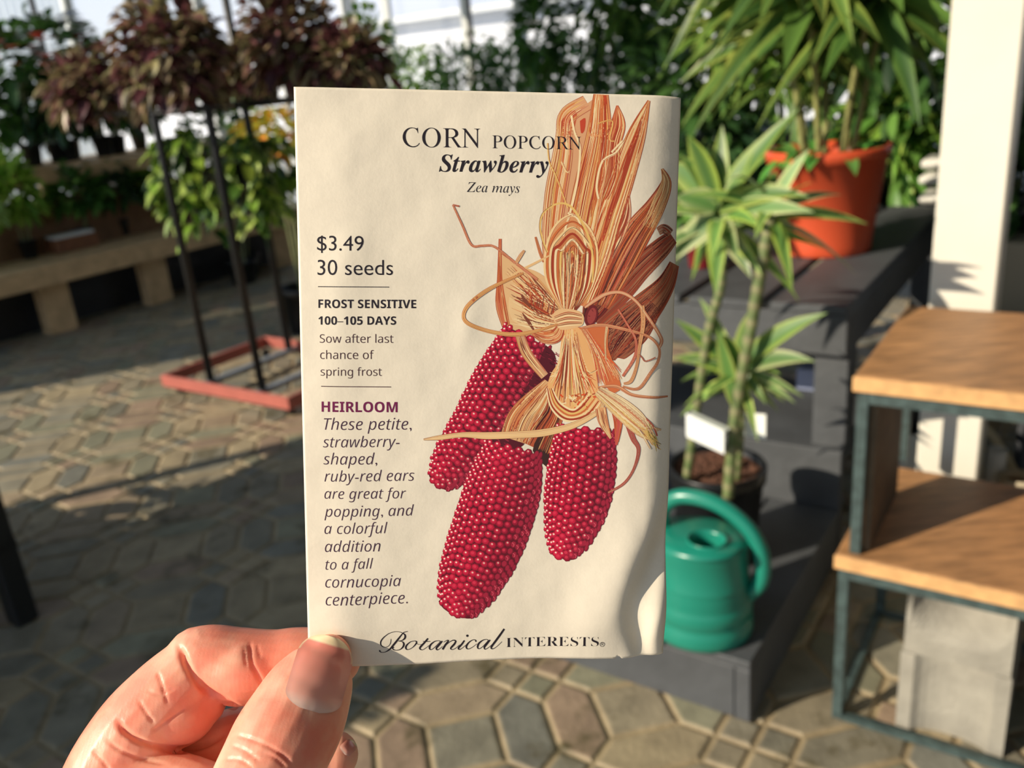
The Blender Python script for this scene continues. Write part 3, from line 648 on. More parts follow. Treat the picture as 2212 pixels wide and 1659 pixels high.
def pothos(px, py, v, lab, n=15, down=0.42, spread=0.15):
    c = PV(px, py, v); o = Vector((c.x, c.y, c.z))
    t = thing('hanging_pothos', lab, 'hanging plant', o, 'trailing pothos hung in the rack')
    pot(t, o, 0.06, 0.085, 0.11, blackpot, 20)
    g = MB()
    for k in range(3): a = k * 2.09; g.tube([o + Vector((0.085 * math.cos(a), 0.085 * math.sin(a), 0.11)), Vector((o.x, o.y, 1.262))], 0.0015, 4)
    part(g, 'hanger', blk, t)
    vi = MB(); g = MB()
    for k in range(n):
        a = rr(0, 6.28); r = spread * rr(0.5, 1.1); l = down * rr(0.35, 1.0); q = []
        for s in range(9):
            f = s / 8; q.append(o + Vector((math.cos(a) * r * min(1, f * 2.2 + 0.3), math.sin(a) * r * min(1, f * 2.2 + 0.3), 0.12 + 0.08 * math.sin(min(1, f * 2) * 3.14) * (f < 0.5) - l * max(0, f - 0.15))) + Vector((rr(-.012, .012), rr(-.012, .012), 0)))
        vi.tube(q, 0.0022, 5, lin((120, 150, 70)))
        for s in range(1, 9):
            for _ in range(2):
                d = Vector((math.cos(a) + rr(-1, 1), math.sin(a) + rr(-1, 1), rr(-0.9, 0.1))); leaf(g, q[s], d, Z_, rr(0.055, 0.095), rr(0.036, 0.058), 0.8, 0.12, pick(PO1), pick([(190, 210, 120), (150, 190, 80)]) if R() < .4 else None, 5, 'oval', rr(-.5, .5))
    for k in range(50):
        d = rdir(0.0, 1); leaf(g, o + Z_ * 0.12 + d * rr(0.02, 0.07), d, Z_, rr(0.06, 0.1), rr(0.04, 0.06), 0.7, 0.12, pick(PO1), None, 5, 'oval')
    part(vi, 'vine', mat('cane_surface', (0, 0, 0)), t, True); part(g, 'foliage', leafm, t, True)
random.seed(10)
pothos(415, 385, 2.57, 'light green trailing pothos hung between the two front rack posts', 13, 0.46)
pothos(545, 395, 2.74, 'trailing pothos hung between the second and third rack posts', 12, 0.40, 0.17)
cr_ = PV(600, 290, 3.35)
t = bush('potted_croton', 'yellow and orange croton left of the packet edge', P(cr_.dot(U_), 3.35, 0.0), 0.15, 0.26, cr_.z, 0.16, 0.14, 160, 0.14, 0.035, [(150, 160, 60), (190, 150, 60), (220, 110, 60), (120, 150, 50)], [(220, 200, 70)], 'lance', None, 0.6)
# dark barrel planter in the shade behind the rack
q = G(610, 600, 0.0); pl_ = thing('barrel_planter', 'black barrel planter in the shade left of the packet', 'planter', P(-2.55, 4.1, 0))
g = MB(); g.lathe(P(-2.62, 4.1, 0), [(0, 0), (0.2, 0), (0.24, 0.3), (0.25, 0.62), (0.235, 0.62), (0.22, 0.55), (0, 0.55)], 28); part(g, 'barrel', blackpot, pl_, True)
g = MB(); g.lathe(P(-2.62, 4.1, 0), [(0.225, 0.56), (0, 0.57)], 20); part(g, 'soil', soilm, pl_)
# long dark bench running behind the rack
table('plant_table', 'long low dark bench between the black rack and the back windows', -4.9, -2.7, 4.6, 5.6, 0.5, dkw, group='dark plant tables at the back')
for k, (px, py, v, rx, rz, cols, lab) in enumerate([(470, 300, 4.15, .24, .3, GM, 'light green bush seen between the rack posts'), (545, 255, 5.0, .2, .3, GL, 'pale yellow green bush right of the second rack post'), (500, 400, 4.35, .26, .22, GD, 'dark green mound behind the pothos'), (800, 110, 5.3, .22, .3, GL, 'yellow leafed sapling above the packet, beside the coleus')]):
    q = PV(px, py, v); bush('foliage_plant', lab, P(q.dot(U_), v, 0.5 if v > 4.5 else 0.0), 0.11, 0.16, max(0.25, q.z - (0.5 if v > 4.5 else 0.0)), rx, rz, 190, 0.11, 0.05, cols, None, 'oval', 'plants on the low dark bench', 0.5)
# --- stepped timber bench along the left wall
pine = mat('pine_boards', (208, 176, 130), 0.6, noise=0.18, nscale=14, stretch=(1, 1, 1), bump=0.2, bscale=50)
pinef = mat('pine_boards', (0, 0, 0))
tb = thing('stepped_plant_bench', 'long two step pine bench along the left windows crowded with potted plants', 'bench', P(-5.8, 2.8, 0))
v0, v1 = 0.9, 5.1; z1, z2 = 0.43, 0.985
g = MB()
for k in range(4): g.box(P(-5.31 - 0.118 * (k + 1) + 0.004, v0, z1 - 0.022), 0.114, v1 - v0, 0.022, bev=0.002)
part(g, 'lower_deck', pine, tb)
g = MB(); g.box(P(-5.312, v0, z1 - 0.115), 0.03, v1 - v0, 0.0925, bev=0.002); part(g, 'front_rail', pine, tb)
g = MB()
for k in range(5): g.box(P(-5.80 - 0.118 * (k + 1) + 0.004, v0, z2 - 0.022), 0.114, v1 - v0, 0.022, bev=0.002)
part(g, 'upper_deck', pine, tb)
g = MB(); g.box(P(-5.80, v0, z2 - 0.115), 0.03, v1 - v0, 0.0925, bev=0.002); part(g, 'front_rail', pine, tb)
for v in (1.3, 2.72, 3.44, 4.6):
    g = MB(); g.box(P(-5.45, v, 0), 0.09, 0.18, z1 - 0.117); part(g, 'leg', pine, tb)
    g = MB(); g.box(P(-5.93, v, 0), 0.09, 0.09, z2 - 0.117); part(g, 'leg', pine, tb)
    g = MB(); g.box(P(-6.40, v, 0), 0.09, 0.09, z2 - 0.024); part(g, 'leg', pine, tb)
g = MB(); g.box(P(-5.60, v0, 0.0), 0.02, v1 - v0, 0.40); part(g, 'under_bench_shade_board', mat('dark_stained_wood', (0, 0, 0)), tb)  # dark sheet put in for the black shade under the bench
random.seed(12)
wh = PU(0, 0, -5.5)
def on_bench(px, py_base, z):   # point on the deck seen at that pixel
    return G(px, py_base, z)
lows = [(-40, 590, .17, .28, GL, 'bright green plant at the left edge of the lower bench step'), (68, 558, .12, .27, GL, 'narrow bright green plant on the lower bench step'), (188, 528, .17, .19, GM, 'dark glossy plant in the middle of the lower bench step'), (268, 508, .16, .18, GD, 'dark glossy plant right of its twin on the lower bench step'), (335, 492, .13, .14, GL, 'small green plant on the lower step behind the first rack post')]
for k, (px, py, rx, rz, cols, lab) in enumerate(lows):
    q = on_bench(px, py, z1); q = P(min(q.dot(U_), -5.40), q.dot(V_), z1 + 0.001)
    bush('bench_plant', lab, q, 0.055, 0.12, 0.17 + rz * 0.8, rx * 1.05, rz, 300, 0.11, 0.05, cols, [(200, 220, 160)] if k == 0 else None, 'oval', 'potted plants on the lower bench step', 0.4, zl=-0.45)
ups = [(10, 372, .20, .2, GM, 'dark leafed plant at the left edge of the upper bench step'), (112, 352, .18, .24, GD, 'large dark leafed plant on the upper bench step'), (175, 345, .15, .18, GD, 'dark leafed plant between two larger ones on the upper step'), (240, 330, .17, .22, GD, 'dark green plant on the upper step left of the first rack post'), (318, 318, .15, .2, GD, 'dark green plant on the upper step beside the first rack post')]
for k, (px, py, rx, rz, cols, lab) in enumerate(ups):
    q = PU(px, py, -6.0); q = P(-6.0 + (0.1 if k % 2 else -0.08), q.dot(V_), z2 + 0.001)
    bush('bench_plant', lab, q, 0.06, 0.13, 0.12 + rz, rx * 1.15, rz * 1.0, 300, 0.12, 0.055, cols, None, 'oval', 'potted plants on the upper bench step', 0.5)
g = MB(); g.box(P(-5.84, v0, z1 - 0.02), 0.02, v1 - v0, 0.36); part(g, 'riser_board', mat('brown_board', (124, 92, 64), 0.7, noise=0.2, nscale=9), tb)
# begonias with flowers
for k, (px, py, fc, lab) in enumerate([(20, 150, [(240, 150, 130), (230, 110, 90)], 'flowering begonia with pink and coral blooms at the top left edge'), (95, 115, [(238, 240, 244), (220, 228, 236)], 'tall white flowering begonia left of the dark red coleus'), (170, 95, [(214, 30, 60)], 'tall thin plant with one red bloom above the bench')]):
    c = PU(px, py, -5.86); o = P(-5.86, c.dot(V_) + 0.0, z2 + 0.001); dz = c.z - z2
    t = bush('flowering_begonia', lab, o, 0.065, 0.14, dz, 0.2 if k < 2 else 0.08, 0.26 if k < 2 else 0.12, 90 if k < 2 else 40, 0.13, 0.075, GM + GD, None, 'oval', 'flowering plants on the upper bench step', 0.4)
    g = MB()
    for i in range(34 if k == 1 else 20 if k == 0 else 2):
        d = rdir(-0.3, 0.9); cc = c + U_ * 0.24 + Vector((d.x * .2, d.y * .2, d.z * .24)) if k < 2 else PU(175, 90, -5.8) + Z_ * (0.03 * i)
        for j in range(5):
            a = j * 1.257; leaf(g, cc, Vector((math.cos(a), math.sin(a), 0.4)), Z_, 0.06, 0.055, 0.3, 0.1, pick(fc, .9, 1.1), None, 3, 'oval')
    part(g, 'blossoms', leafm, t, True)
q = on_bench(90, 440, z1 + 0.0); g = MB(); g.box(P(-5.785, 3.05, z1 + 0.001), 0.14, 0.3, 0.09, bev=0.004); tag(g.build('wooden_tray', mat('red_brown_wood', (130, 84, 54), 0.6, noise=0.2, nscale=20), None, loc=P(-5.68, 2.9, z1)), 'brown wooden tray at the back of the lower bench step', 'tray')
g = MB(); g.box(P(-5.78, 3.06, z1 + 0.092), 0.12, 0.28, 0.02, bev=0.004); tag(g.build('paper_liner', mat('white_card', (0, 0, 0)), None, loc=P(-5.68, 2.9, z1 + .09)), 'white paper lying on the brown wooden tray', 'paper')
# --- black rack whose post shows at the left edge, full of plants just outside the frame
br = thing('black_display_rack', 'black steel display rack, only its corner post shows at the left edge', 'plant rack', P(-2.8, 0.0, 0))
ru0, ru1, rv0, rv1 = -3.35, -2.303, -1.5, 0.93
for (u, v) in ((ru1 - 0.06, rv1 - 0.06), (ru1 - 0.06, rv0), (ru0, rv1 - 0.06), (ru0, rv0)):
    g = MB(); g.box(P(u, v, 0), 0.06, 0.06, 1.5, bev=0.004); part(g, 'post', blk, br)
for z in (0.22, 0.74):
    g = MB(); g.box(P(ru0, rv0, z), ru1 - ru0, rv1 - rv0 - 0.0, 0.03); part(g, 'shelf', blk, br)
random.seed(14)
for (z, zz, tag_) in ((0.251, 0.22, 'lower'), (0.771, 0.24, 'upper')):
    for i in range(5):
        for j in range(2):
            o = P(ru0 + 0.28 + 0.48 * j, rv0 + 0.26 + 0.47 * i, z)
            bush('shelf_plant', 'leafy green plant in a black pot on the %s shelf of the black display rack' % tag_, o, 0.09, 0.14, 0.12 + zz * 0.5, 0.21, zz * 0.62, 120, 0.13, 0.06, GM + GD, None, 'oval', 'plants on the %s shelf of the black display rack' % tag_, 0.5)

for i, (u, v) in enumerate(((-3.1, 0.62), (-2.72, 0.66), (-3.12, 0.12), (-2.74, 0.14))):  # unseen top tier of plants, added to lengthen the floor shadow
    g = MB()
    o = P(u, v, 1.501)
    bush('shelf_plant', 'leafy green plant added out of view on the rack top board to shade the floor', o, 0.09, 0.14, 0.26, 0.24, 0.2, 150, 0.14, 0.07, GM + GD, None, 'oval', 'plants added on the rack top board to shade the floor', 0.5)
g = MB(); g.box(P(ru0, -0.25, 1.471), ru1 - ru0, rv1 + 0.25, 0.03); part(g, 'shelf', blk, br)  # top board added out of view to carry the shading plants
# ================================================================ HAND
hand_o = PD(300, 1700, 0.2)
def chain(mb, nodes, flat=1.0, n=20):
    """nodes: (px, py, depth m, lateral radius in px[, depth flattening]); closed, rounded, tapering tube"""
    q = sm_curve([(a[0], a[1], a[2], a[3], (a[4] if len(a) > 4 else flat)) for a in nodes], 5)
    C = []
    for a in q:
        p = PD(a[0], a[1], a[2]); C.append((p, a[3] * a[2] / F, a[4]))
    m = len(C); rings = []
    def frame(i):
        t = (C[min(i + 1, m - 1)][0] - C[max(i - 1, 0)][0]).normalized()
        vd = (C[i][0] - EYE).normalized(); side = t.cross(vd).normalized(); dp = side.cross(t).normalized(); return t, side, dp
    def ring(p, r, fl_, side, dp, sc): return [p + side * (r * sc * math.cos(2 * math.pi * k / n)) + dp * (r * sc * fl_ * math.sin(2 * math.pi * k / n)) for k in range(n)]
    t, sd, dp = frame(0); p, r, f_ = C[0]
    for a in (80, 60, 40, 20): rings.append(ring(p - t * (r * math.sin(math.radians(a))), r, f_, sd, dp, math.cos(math.radians(a))))
    for i in range(m):
        t, sd, dp = frame(i); rings.append(ring(C[i][0], C[i][1], C[i][2], sd, dp, 1))
    t, sd, dp = frame(m - 1); p, r, f_ = C[-1]
    for a in (20, 40, 60, 80): rings.append(ring(p + t * (r * math.sin(math.radians(a))), r, f_, sd, dp, math.cos(math.radians(a))))
    vs = [v for rg in rings for v in rg]
    fs = [(j * n + k, j * n + (k + 1) % n, (j + 1) * n + (k + 1) % n, (j + 1) * n + k) for j in range(len(rings) - 1) for k in range(n)]
    fs += [tuple(range(n))[::-1], tuple((len(rings) - 1) * n + k for k in range(n))]
    mb.add(vs, fs)
hb = MB()
THUMB = [(710, 1420, 0.2012, 50, 0.62), (701, 1436, 0.2003, 70, 0.66), (684, 1466, 0.1990, 86, 0.76), (664, 1502, 0.1974, 98, 0.84), (637, 1556, 0.1940, 108, 0.88), (606, 1611, 0.190, 112, 0.92), (578, 1665, 0.187, 109, 0.95), (540, 1760, 0.183, 118, 1), (480, 1900, 0.182, 150, 1), (420, 2060, 0.186, 180, 0.9)]
chain(hb, THUMB)
INDEX_D = [(722, 1424, 0.2142, 58, 0.9), (690, 1424, 0.2138, 66, 0.9), (640, 1428, 0.213, 71, 0.95), (590, 1436, 0.212, 74, 0.95), (520, 1436, 0.211, 78, 1), (462, 1424, 0.2098, 73, 1), (428, 1424, 0.209, 70, 1)]
chain(hb, INDEX_D)
chain(hb, [(560, 1448, 0.2098, 68, 0.95), (510, 1448, 0.2085, 74, 0.95), (470, 1436, 0.2080, 62, 0.95)])          # pad of the middle segment
chain(hb, [(436, 1420, 0.2088, 66, 1), (400, 1462, 0.2078, 78, 1), (352, 1512, 0.206, 86, 1), (300, 1572, 0.204, 92, 1), (250, 1650, 0.202, 96, 1), (225, 1720, 0.200, 104, 1)])
chain(hb, [(420, 1508, 0.2085, 70, 0.95), (392, 1528, 0.2068, 80, 0.95), (345, 1548, 0.205, 80, 0.95), (300, 1590, 0.2035, 70, 0.95)])        # pad of the first segment
chain(hb, [(236, 1712, 0.2, 100, 1), (260, 1850, 0.2, 135, 1), (300, 2050, 0.2, 170, 0.9)])
chain(hb, [(255, 1690, 0.1985, 80, 1), (340, 1705, 0.1985, 84, 0.9), (430, 1765, 0.196, 110, 0.9), (470, 1880, 0.192, 140, .9)])      # fold between index and thumb
chain(hb, [(722, 1632, 0.2135, 52, 0.9), (690, 1628, 0.2138, 64, 0.95), (600, 1612, 0.2155, 76, 1), (500, 1622, 0.2165, 88, 1), (390, 1700, 0.2155, 92, 1), (300, 1840, 0.211, 100, 1), (300, 1960, 0.205, 130, 1)])   # middle finger
chain(hb, [(600, 1810, 0.212, 56, 0.95), (560, 1812, 0.213, 66, 1), (470, 1830, 0.215, 74, 1), (380, 1870, 0.214, 82, 1), (320, 1980, 0.209, 110, 1)])   # ring finger
chain(hb, [(560, 1940, 0.208, 50, 0.95), (530, 1945, 0.209, 58, 1), (450, 1960, 0.211, 66, 1), (380, 2000, 0.211, 76, 1), (340, 2060, 0.208, 100, 1)])   # little finger
chain(hb, [(300, 2000, 0.203, 190, 0.6), (340, 2150, 0.2, 220, 0.6), (360, 2320, 0.198, 210, 0.6), (380, 2500, 0.2, 180, 0.65), (390, 2750, 0.2, 190, 0.7), (400, 3000, 0.2, 200, .75)])      # palm and wrist
chain(hb, [(430, 1960, 0.190, 170, 0.8), (400, 2150, 0.193, 190, 0.8), (380, 2350, 0.197, 180, 0.7)])       # ball of the thumb
tmp = hb.build('tmp_hand', white, None, True, loc=hand_o)
md = tmp.modifiers.new('r', 'REMESH'); md.mode = 'VOXEL'; md.voxel_size = 0.00042; md.use_smooth_shade = True
md2 = tmp.modifiers.new('s', 'SMOOTH'); md2.factor = 0.5; md2.iterations = 7
dg = bpy.context.evaluated_depsgraph_get(); dg.update()
hme = bpy.data.meshes.new_from_object(tmp.evaluated_get(dg)); bpy.data.objects.remove(tmp)
hme.name = 'hand'; hand = bpy.data.objects.new('hand', hme); COL.objects.link(hand); hand.location = hand_o
hme.polygons.foreach_set('use_smooth', [True] * len(hme.polygons))
def carve(lines):
    vn = [v.normal.copy() for v in hme.vertices]; nx = []
    segs = []
    for pts, wd, dep in lines:
        q = sm_curve(pts, 5); segs.append((q, wd, dep, min(a[0] for a in q) - 3 * wd, max(a[0] for a in q) + 3 * wd, min(a[1] for a in q) - 3 * wd, max(a[1] for a in q) + 3 * wd))
    MT = M.transposed()
    for i, v in enumerate(hme.vertices):
        w_ = v.co + hand_o
        if vn[i].dot((EYE - w_).normalized()) < 0.05: continue
        c = MT @ (w_ - EYE); x = CX - F * c.x / c.z; y = CY + F * c.y / c.z; dd = 0.0
        for q, wd, dep, xa, xb, ya, yb in segs:
            if not (xa < x < xb and ya < y < yb): continue
            best = 1e9; m_ = len(q)
            for k in range(m_ - 1):
                ax, ay = q[k]; bx, by = q[k + 1]; ux, uy = bx - ax, by - ay; t = max(0, min(1, ((x - ax) * ux + (y - ay) * uy) / (ux * ux + uy * uy + 1e-9)))
                d2 = (x - ax - ux * t) ** 2 + (y - ay - uy * t) ** 2
                if d2 < best: best = d2; tb = (k + t) / (m_ - 1)
            if best < (3 * wd) ** 2: dd += dep * math.exp(-best / (wd * wd)) * min(1, 5 * tb + .25, 5 * (1 - tb) + .25)
        if dd: v.co -= vn[i] * min(dd, 0.0016)
carve([([(388, 1398), (396, 1420), (411, 1450), (436, 1484), (470, 1508), (520, 1534)], 7, 0.0014),
       ([(540, 1388), (544, 1430), (554, 1452), (566, 1476)], 4.5, 0.0004), ([(528, 1400), (532, 1440)], 3.5, 0.0002), ([(556, 1392), (562, 1420)], 3, 0.00015),
       ([(256, 1560), (268, 1580), (300, 1600), (340, 1614), (390, 1620), (440, 1610), (480, 1590)], 6, 0.0013),
       ([(340, 1452), (350, 1480), (362, 1520)], 3.5, 0.0003), ([(300, 1514), (316, 1540), (332, 1562)], 3.5, 0.0003), ([(318, 1492), (344, 1500), (380, 1486)], 3, 0.0002), ([(330, 1580), (360, 1558), (400, 1530)], 3, 0.0003),
       ([(232, 1600), (262, 1622), (310, 1640), (360, 1650)], 4, 0.0004), ([(200, 1620), (226, 1650), (250, 1690)], 4, 0.0003),
       ([(510, 1588), (540, 1596), (580, 1612), (612, 1632), (630, 1650)], 3.6, 0.0004), ([(500, 1610), (530, 1622), (560, 1644)], 3.4, 0.0003), ([(486, 1640), (520, 1642), (548, 1662)], 3.4, 0.0003), ([(530, 1636), (580, 1630), (620, 1660)], 3.2, 0.00025)])
tag(hand, 'bare left hand pinching the bottom left corner of the seed packet', 'hand')
# skin
sk = bpy.data.materials.new('skin'); sk.use_nodes = True; N = sk.node_tree.nodes; L = sk.node_tree.links; b = N['Principled BSDF']
b.inputs['Roughness'].default_value = 0.42; b.inputs['Subsurface Weight'].default_value = 0.4; b.inputs['Subsurface Radius'].default_value = (1.0, 0.32, 0.18); b.inputs['Subsurface Scale'].default_value = 0.0032
b.inputs['Specular IOR Level'].default_value = 0.45
tc = N.new('ShaderNodeTexCoord')
nz = N.new('ShaderNodeTexNoise'); nz.inputs['Scale'].default_value = 75; nz.inputs['Detail'].default_value = 4; L.new(tc.outputs['Object'], nz.inputs['Vector'])
cr = N.new('ShaderNodeValToRGB'); cr.color_ramp.elements[0].position = 0.36; cr.color_ramp.elements[0].color = (*lin((244, 148, 122)), 1); cr.color_ramp.elements[1].position = 0.66; cr.color_ramp.elements[1].color = (*lin((254, 194, 164)), 1)
L.new(nz.outputs['Fac'], cr.inputs[0]); L.new(cr.outputs[0], b.inputs['Base Color'])
def wave(scale, dist, rot, detail_scale, direction='X'):
    mp = N.new('ShaderNodeMapping'); mp.inputs['Rotation'].default_value = rot; L.new(tc.outputs['Object'], mp.inputs['Vector'])
    w = N.new('ShaderNodeTexWave'); w.inputs['Scale'].default_value = scale; w.inputs['Distortion'].default_value = dist; w.inputs['Detail'].default_value = 2; w.inputs['Detail Scale'].default_value = detail_scale
    w.bands_direction = direction; L.new(mp.outputs[0], w.inputs['Vector']); return w.outputs['Fac']
w1 = wave(330, 3.0, (0, 0, 0.2), 0.6); w2 = wave(150, 6, (0, 0.9, 0.6), 1.2)
vz = N.new('ShaderNodeTexVoronoi'); vz.inputs['Scale'].default_value = 1500; vz.feature = 'DISTANCE_TO_EDGE'; L.new(tc.outputs['Object'], vz.inputs['Vector'])
a1 = N.new('ShaderNodeMath'); a1.operation = 'MULTIPLY'; a1.inputs[1].default_value = 0.16; L.new(w1, a1.inputs[0])
a2 = N.new('ShaderNodeMath'); a2.operation = 'MULTIPLY_ADD'; a2.inputs[1].default_value = 0.3; L.new(w2, a2.inputs[0]); L.new(a1.outputs[0], a2.inputs[2])
a3 = N.new('ShaderNodeMath'); a3.operation = 'MULTIPLY_ADD'; a3.inputs[1].default_value = 0.5; L.new(vz.outputs['Distance'], a3.inputs[0]); L.new(a2.outputs[0], a3.inputs[2])
bp = N.new('ShaderNodeBump'); bp.inputs['Strength'].default_value = 0.3; bp.inputs['Distance'].default_value = 0.00012; L.new(a3.outputs[0], bp.inputs['Height']); L.new(bp.outputs[0], b.inputs['Normal'])
hme.materials.clear(); hme.materials.append(sk)
# nails
nl = bpy.data.materials.new('fingernail'); nl.use_nodes = True; N = nl.node_tree.nodes; L = nl.node_tree.links; b = N['Principled BSDF']
a_ = N.new('ShaderNodeAttribute'); a_.attribute_name = 'Col'; L.new(a_.outputs['Color'], b.inputs['Base Color'])
b.inputs['Roughness'].default_value = 0.28; b.inputs['Subsurface Weight'].default_value = 0.3; b.inputs['Subsurface Radius'].default_value = (1, .35, .2); b.inputs['Subsurface Scale'].default_value = 0.002; b.inputs['Coat Weight'].default_value = 0.15
from mathutils.bvhtree import BVHTree
bvh = BVHTree.FromPolygons([v.co + hand_o for v in hme.vertices], [tuple(p.vertices) for p in hme.polygons])
def nail(c0, c1, hw0, hw1, tipx, lift, name_label):
    """plate laid on the finger: centre line c0 (root) -> c1 (free edge), half widths px"""
    g = MB(); NI, NJ = 24, 32; grid = []
    dx, dy = c1[0] - c0[0], c1[1] - c0[1]; l = math.hypot(dx, dy); ux, uy = dx / l, dy / l; nx, ny = -uy, ux
    D = []; Q = []
    for j in range(NJ + 1):
        tt = -0.06 + 1.14 * j / NJ; w = hw0 + (hw1 - hw0) * tt
        if tt < 0.16: w *= math.sqrt(max(0.02, 1 - ((0.16 - tt) / 0.235) ** 2))
        if tt > 0.72: w *= math.sqrt(max(0.02, 1 - ((tt - 0.72) / 0.375) ** 2))
        dr_, qr = [None] * (NI + 1), [None] * (NI + 1)
        for i in sorted(range(NI + 1), key=lambda i: abs(i - NI / 2)):
            o = w * (2 * i / NI - 1); x = c0[0] + dx * tt + nx * o; y = c0[1] + dy * tt + ny * o
            d = ray(x, y).normalized(); hit = bvh.ray_cast(EYE, d)[0]
            inner = i + (1 if i < NI / 2 else -1); ref = dr_[inner] if dr_[inner] is not None else (D[-1][i] if D else None)
            dep = (hit - EYE).dot(d) if hit is not None else None
            if dep is None or (ref is not None and dep > ref + 0.0010): dep = (ref if ref is not None else 0.2) + 0.0003
            dr_[i] = dep; qr[i] = d
        D.append(dr_); Q.append(qr)
    S = [r[:] for r in D]
    for _ in range(6):
        S = [[(S[max(j - 1, 0)][i] + S[min(j + 1, NJ)][i] + S[j][max(i - 1, 0)] + S[j][min(i + 1, NI)] + 2 * S[j][i]) / 6 for i in range(NI + 1)] for j in range(NJ + 1)]
    for j in range(NJ + 1):
        tt = -0.06 + 1.14 * j / NJ
        for i in range(NI + 1):
            e = abs(2 * i / NI - 1)
            dep2 = min(S[j][i], D[j][i] + 0.0001) - 0.00016 - lift * (1 - e ** 4) * smooth_(min(1, max(0, tt + 0.06) * 2.5))
            bed = mixn(lin((240, 176, 158)), lin((226, 140, 122)), smooth_(max(0, min(1, tt * 1.1))))
            if tt < 0.16: bed = mixn(lin((246, 208, 192)), bed, max(0, tt / 0.16))
            if tt > 0.945 or (tt > 0.5 and e > 1.26 - 0.34 * tt): bed = lin((248, 222, 180))
            grid.append((EYE + Q[j][i] * dep2, bed))
    g.add([q[0] for q in grid], [(j * (NI + 1) + i, j * (NI + 1) + i + 1, (j + 1) * (NI + 1) + i + 1, (j + 1) * (NI + 1) + i) for j in range(NJ) for i in range(NI)], [q[1] for q in grid])
    o = g.build('fingernail', nl, hand, True); o['label'] = name_label; return o
def mixn(a, b, t): return tuple(x * (1 - t) + y * t for x, y in zip(a, b))
def smooth_(x): return x * x * (3 - 2 * x)
nail((671, 1526), (712, 1386), 63, 61, 0, 0.0004, 'pale thumbnail')
nail((742, 1624), (764, 1604), 15, 15, 0, 0.0003, 'fingernail of the middle finger')
# ================================================================ SEED PACKET (flat paper envelope, printed front)
PK_O = PD(634, 187, 0.1874)
_tr = PD(1477, 207, 0.1944); _bl = PD(676, 1444, 0.2057)
ex = (_tr - PK_O); PK_W = ex.length; ex.normalize()
ey = (_bl - PK_O); ey = (ey - ex * ey.dot(ex)); PK_H = ey.length; ey.normalize()
en = ey.cross(ex)
if en.dot(EYE - PK_O) < 0: en = -en
def st(px, py):
    r = ray(px, py); t = (PK_O - EYE).dot(en) / r.dot(en); p = EYE + r * t - PK_O
    return p.dot(ex), p.dot(ey)
def gs(s, t, cx, cy, rx, ry, ang=0):
    dx, dy = s - cx, t - cy; ca, sa = math.cos(ang), math.sin(ang)
    a = (dx * ca + dy * sa) / rx; b = (-dx * sa + dy * ca) / ry
    return math.exp(-(a * a + b * b))
def smooth(x): x = max(0.0, min(1.0, x)); return x * x * (3 - 2 * x)
_c = {k: st(*v) for k, v in dict(d1=(1400, 1215), d2=(1385, 1385), r1=(1345, 1240), cr=(1420, 1330), lb=(740, 1340), mb=(760, 560), m2=(720, 760), m3=(1010, 700), c3=(1370, 1420), rt=(1440, 330)).items()}
def hgt(s, t):
    """height of the paper above its flat plane, metres"""
    h = 0.0006 * smooth(s / 0.012) * smooth((PK_W - s) / 0.012) * smooth(t / 0.01) * smooth((PK_H - t) / 0.01)
    e = PK_W - s
    h -= 0.0022 * max(0.0, 1 - e / 0.0065) ** 2                      # right side rolls back
    h -= 0.0003 * math.exp(-s / 0.003)
    h += 0.00004 * math.sin(s * 290 + 1.0 + 20 * t) * math.sin(t * 130 + 0.6)
    h += 0.00002 * math.sin((s + t * 0.6) * 420)
    x, y = _c['r1']; h += 0.0017 * gs(s, t, x, y + 0.002, 0.010, 0.022, 0.35)
    x, y = _c['d1']; h -= 0.0026 * gs(s, t, x + 0.001, y + 0.001, 0.0035, 0.013, 0.38)
    x, y = _c['cr']; h += 0.0019 * gs(s, t, x + 0.001, y, 0.003, 0.008, 0.2)
    x, y = _c['d2']; h -= 0.0020 * gs(s, t, x, y, 0.0028, 0.008, -0.25)
    x, y = _c['lb']; h += 0.0005 * gs(s, t, x, y, 0.006, 0.012, -0.3)
    x, y = _c['mb']; h += 0.0002 * gs(s, t, x, y, 0.004, 0.006, 0.5)
    x, y = _c['m2']; h += 0.0003 * gs(s, t, x, y, 0.004, 0.012, 0.2)
    x, y = _c['m3']; h += 0.0003 * gs(s, t, x, y, 0.003, 0.008, 0.2)
    x, y = _c['rt']; h -= 0.0004 * gs(s, t, x, y, 0.004, 0.02, 0.0)
    return h
def pk(s, t, o=0.0): return PK_O + ex * s + ey * t + en * (hgt(s, t) + o)
packet = thing('seed_packet', 'cream paper seed packet printed with three red corn ears, pinched between thumb and finger', 'seed packet', pk(PK_W / 2, PK_H))
pb = MB(); NX, NY = 150, 220
_s0 = PK_W / NX
def edge_t(s):  # bottom edge rises slightly to the right and has a small nick
    return PK_H - 0.0006 + 0.00035 * math.sin(s * 90) - (0.0006 if 0.0735 < s < 0.0745 else 0)
for side in (0, 1):
    vs = []
    for j in range(NY + 1):
        for i in range(NX + 1):
            s = PK_W * i / NX; t = edge_t(s) * j / NY
            vs.append(pk(s, t) if side == 0 else pk(s, t) - en * (0.0012 * smooth(s / 0.01) * smooth((PK_W - s) / 0.01) * smooth(t / 0.01) * smooth((PK_H - t) / 0.01) + 0.0004))
    fs = [(j * (NX + 1) + i, (j + 1) * (NX + 1) + i, (j + 1) * (NX + 1) + i + 1, j * (NX + 1) + i + 1) for j in range(NY) for i in range(NX)]
    if side: fs = [f[::-1] for f in fs]
    pb.add(vs, fs)
n1 = (NX + 1) * (NY + 1)
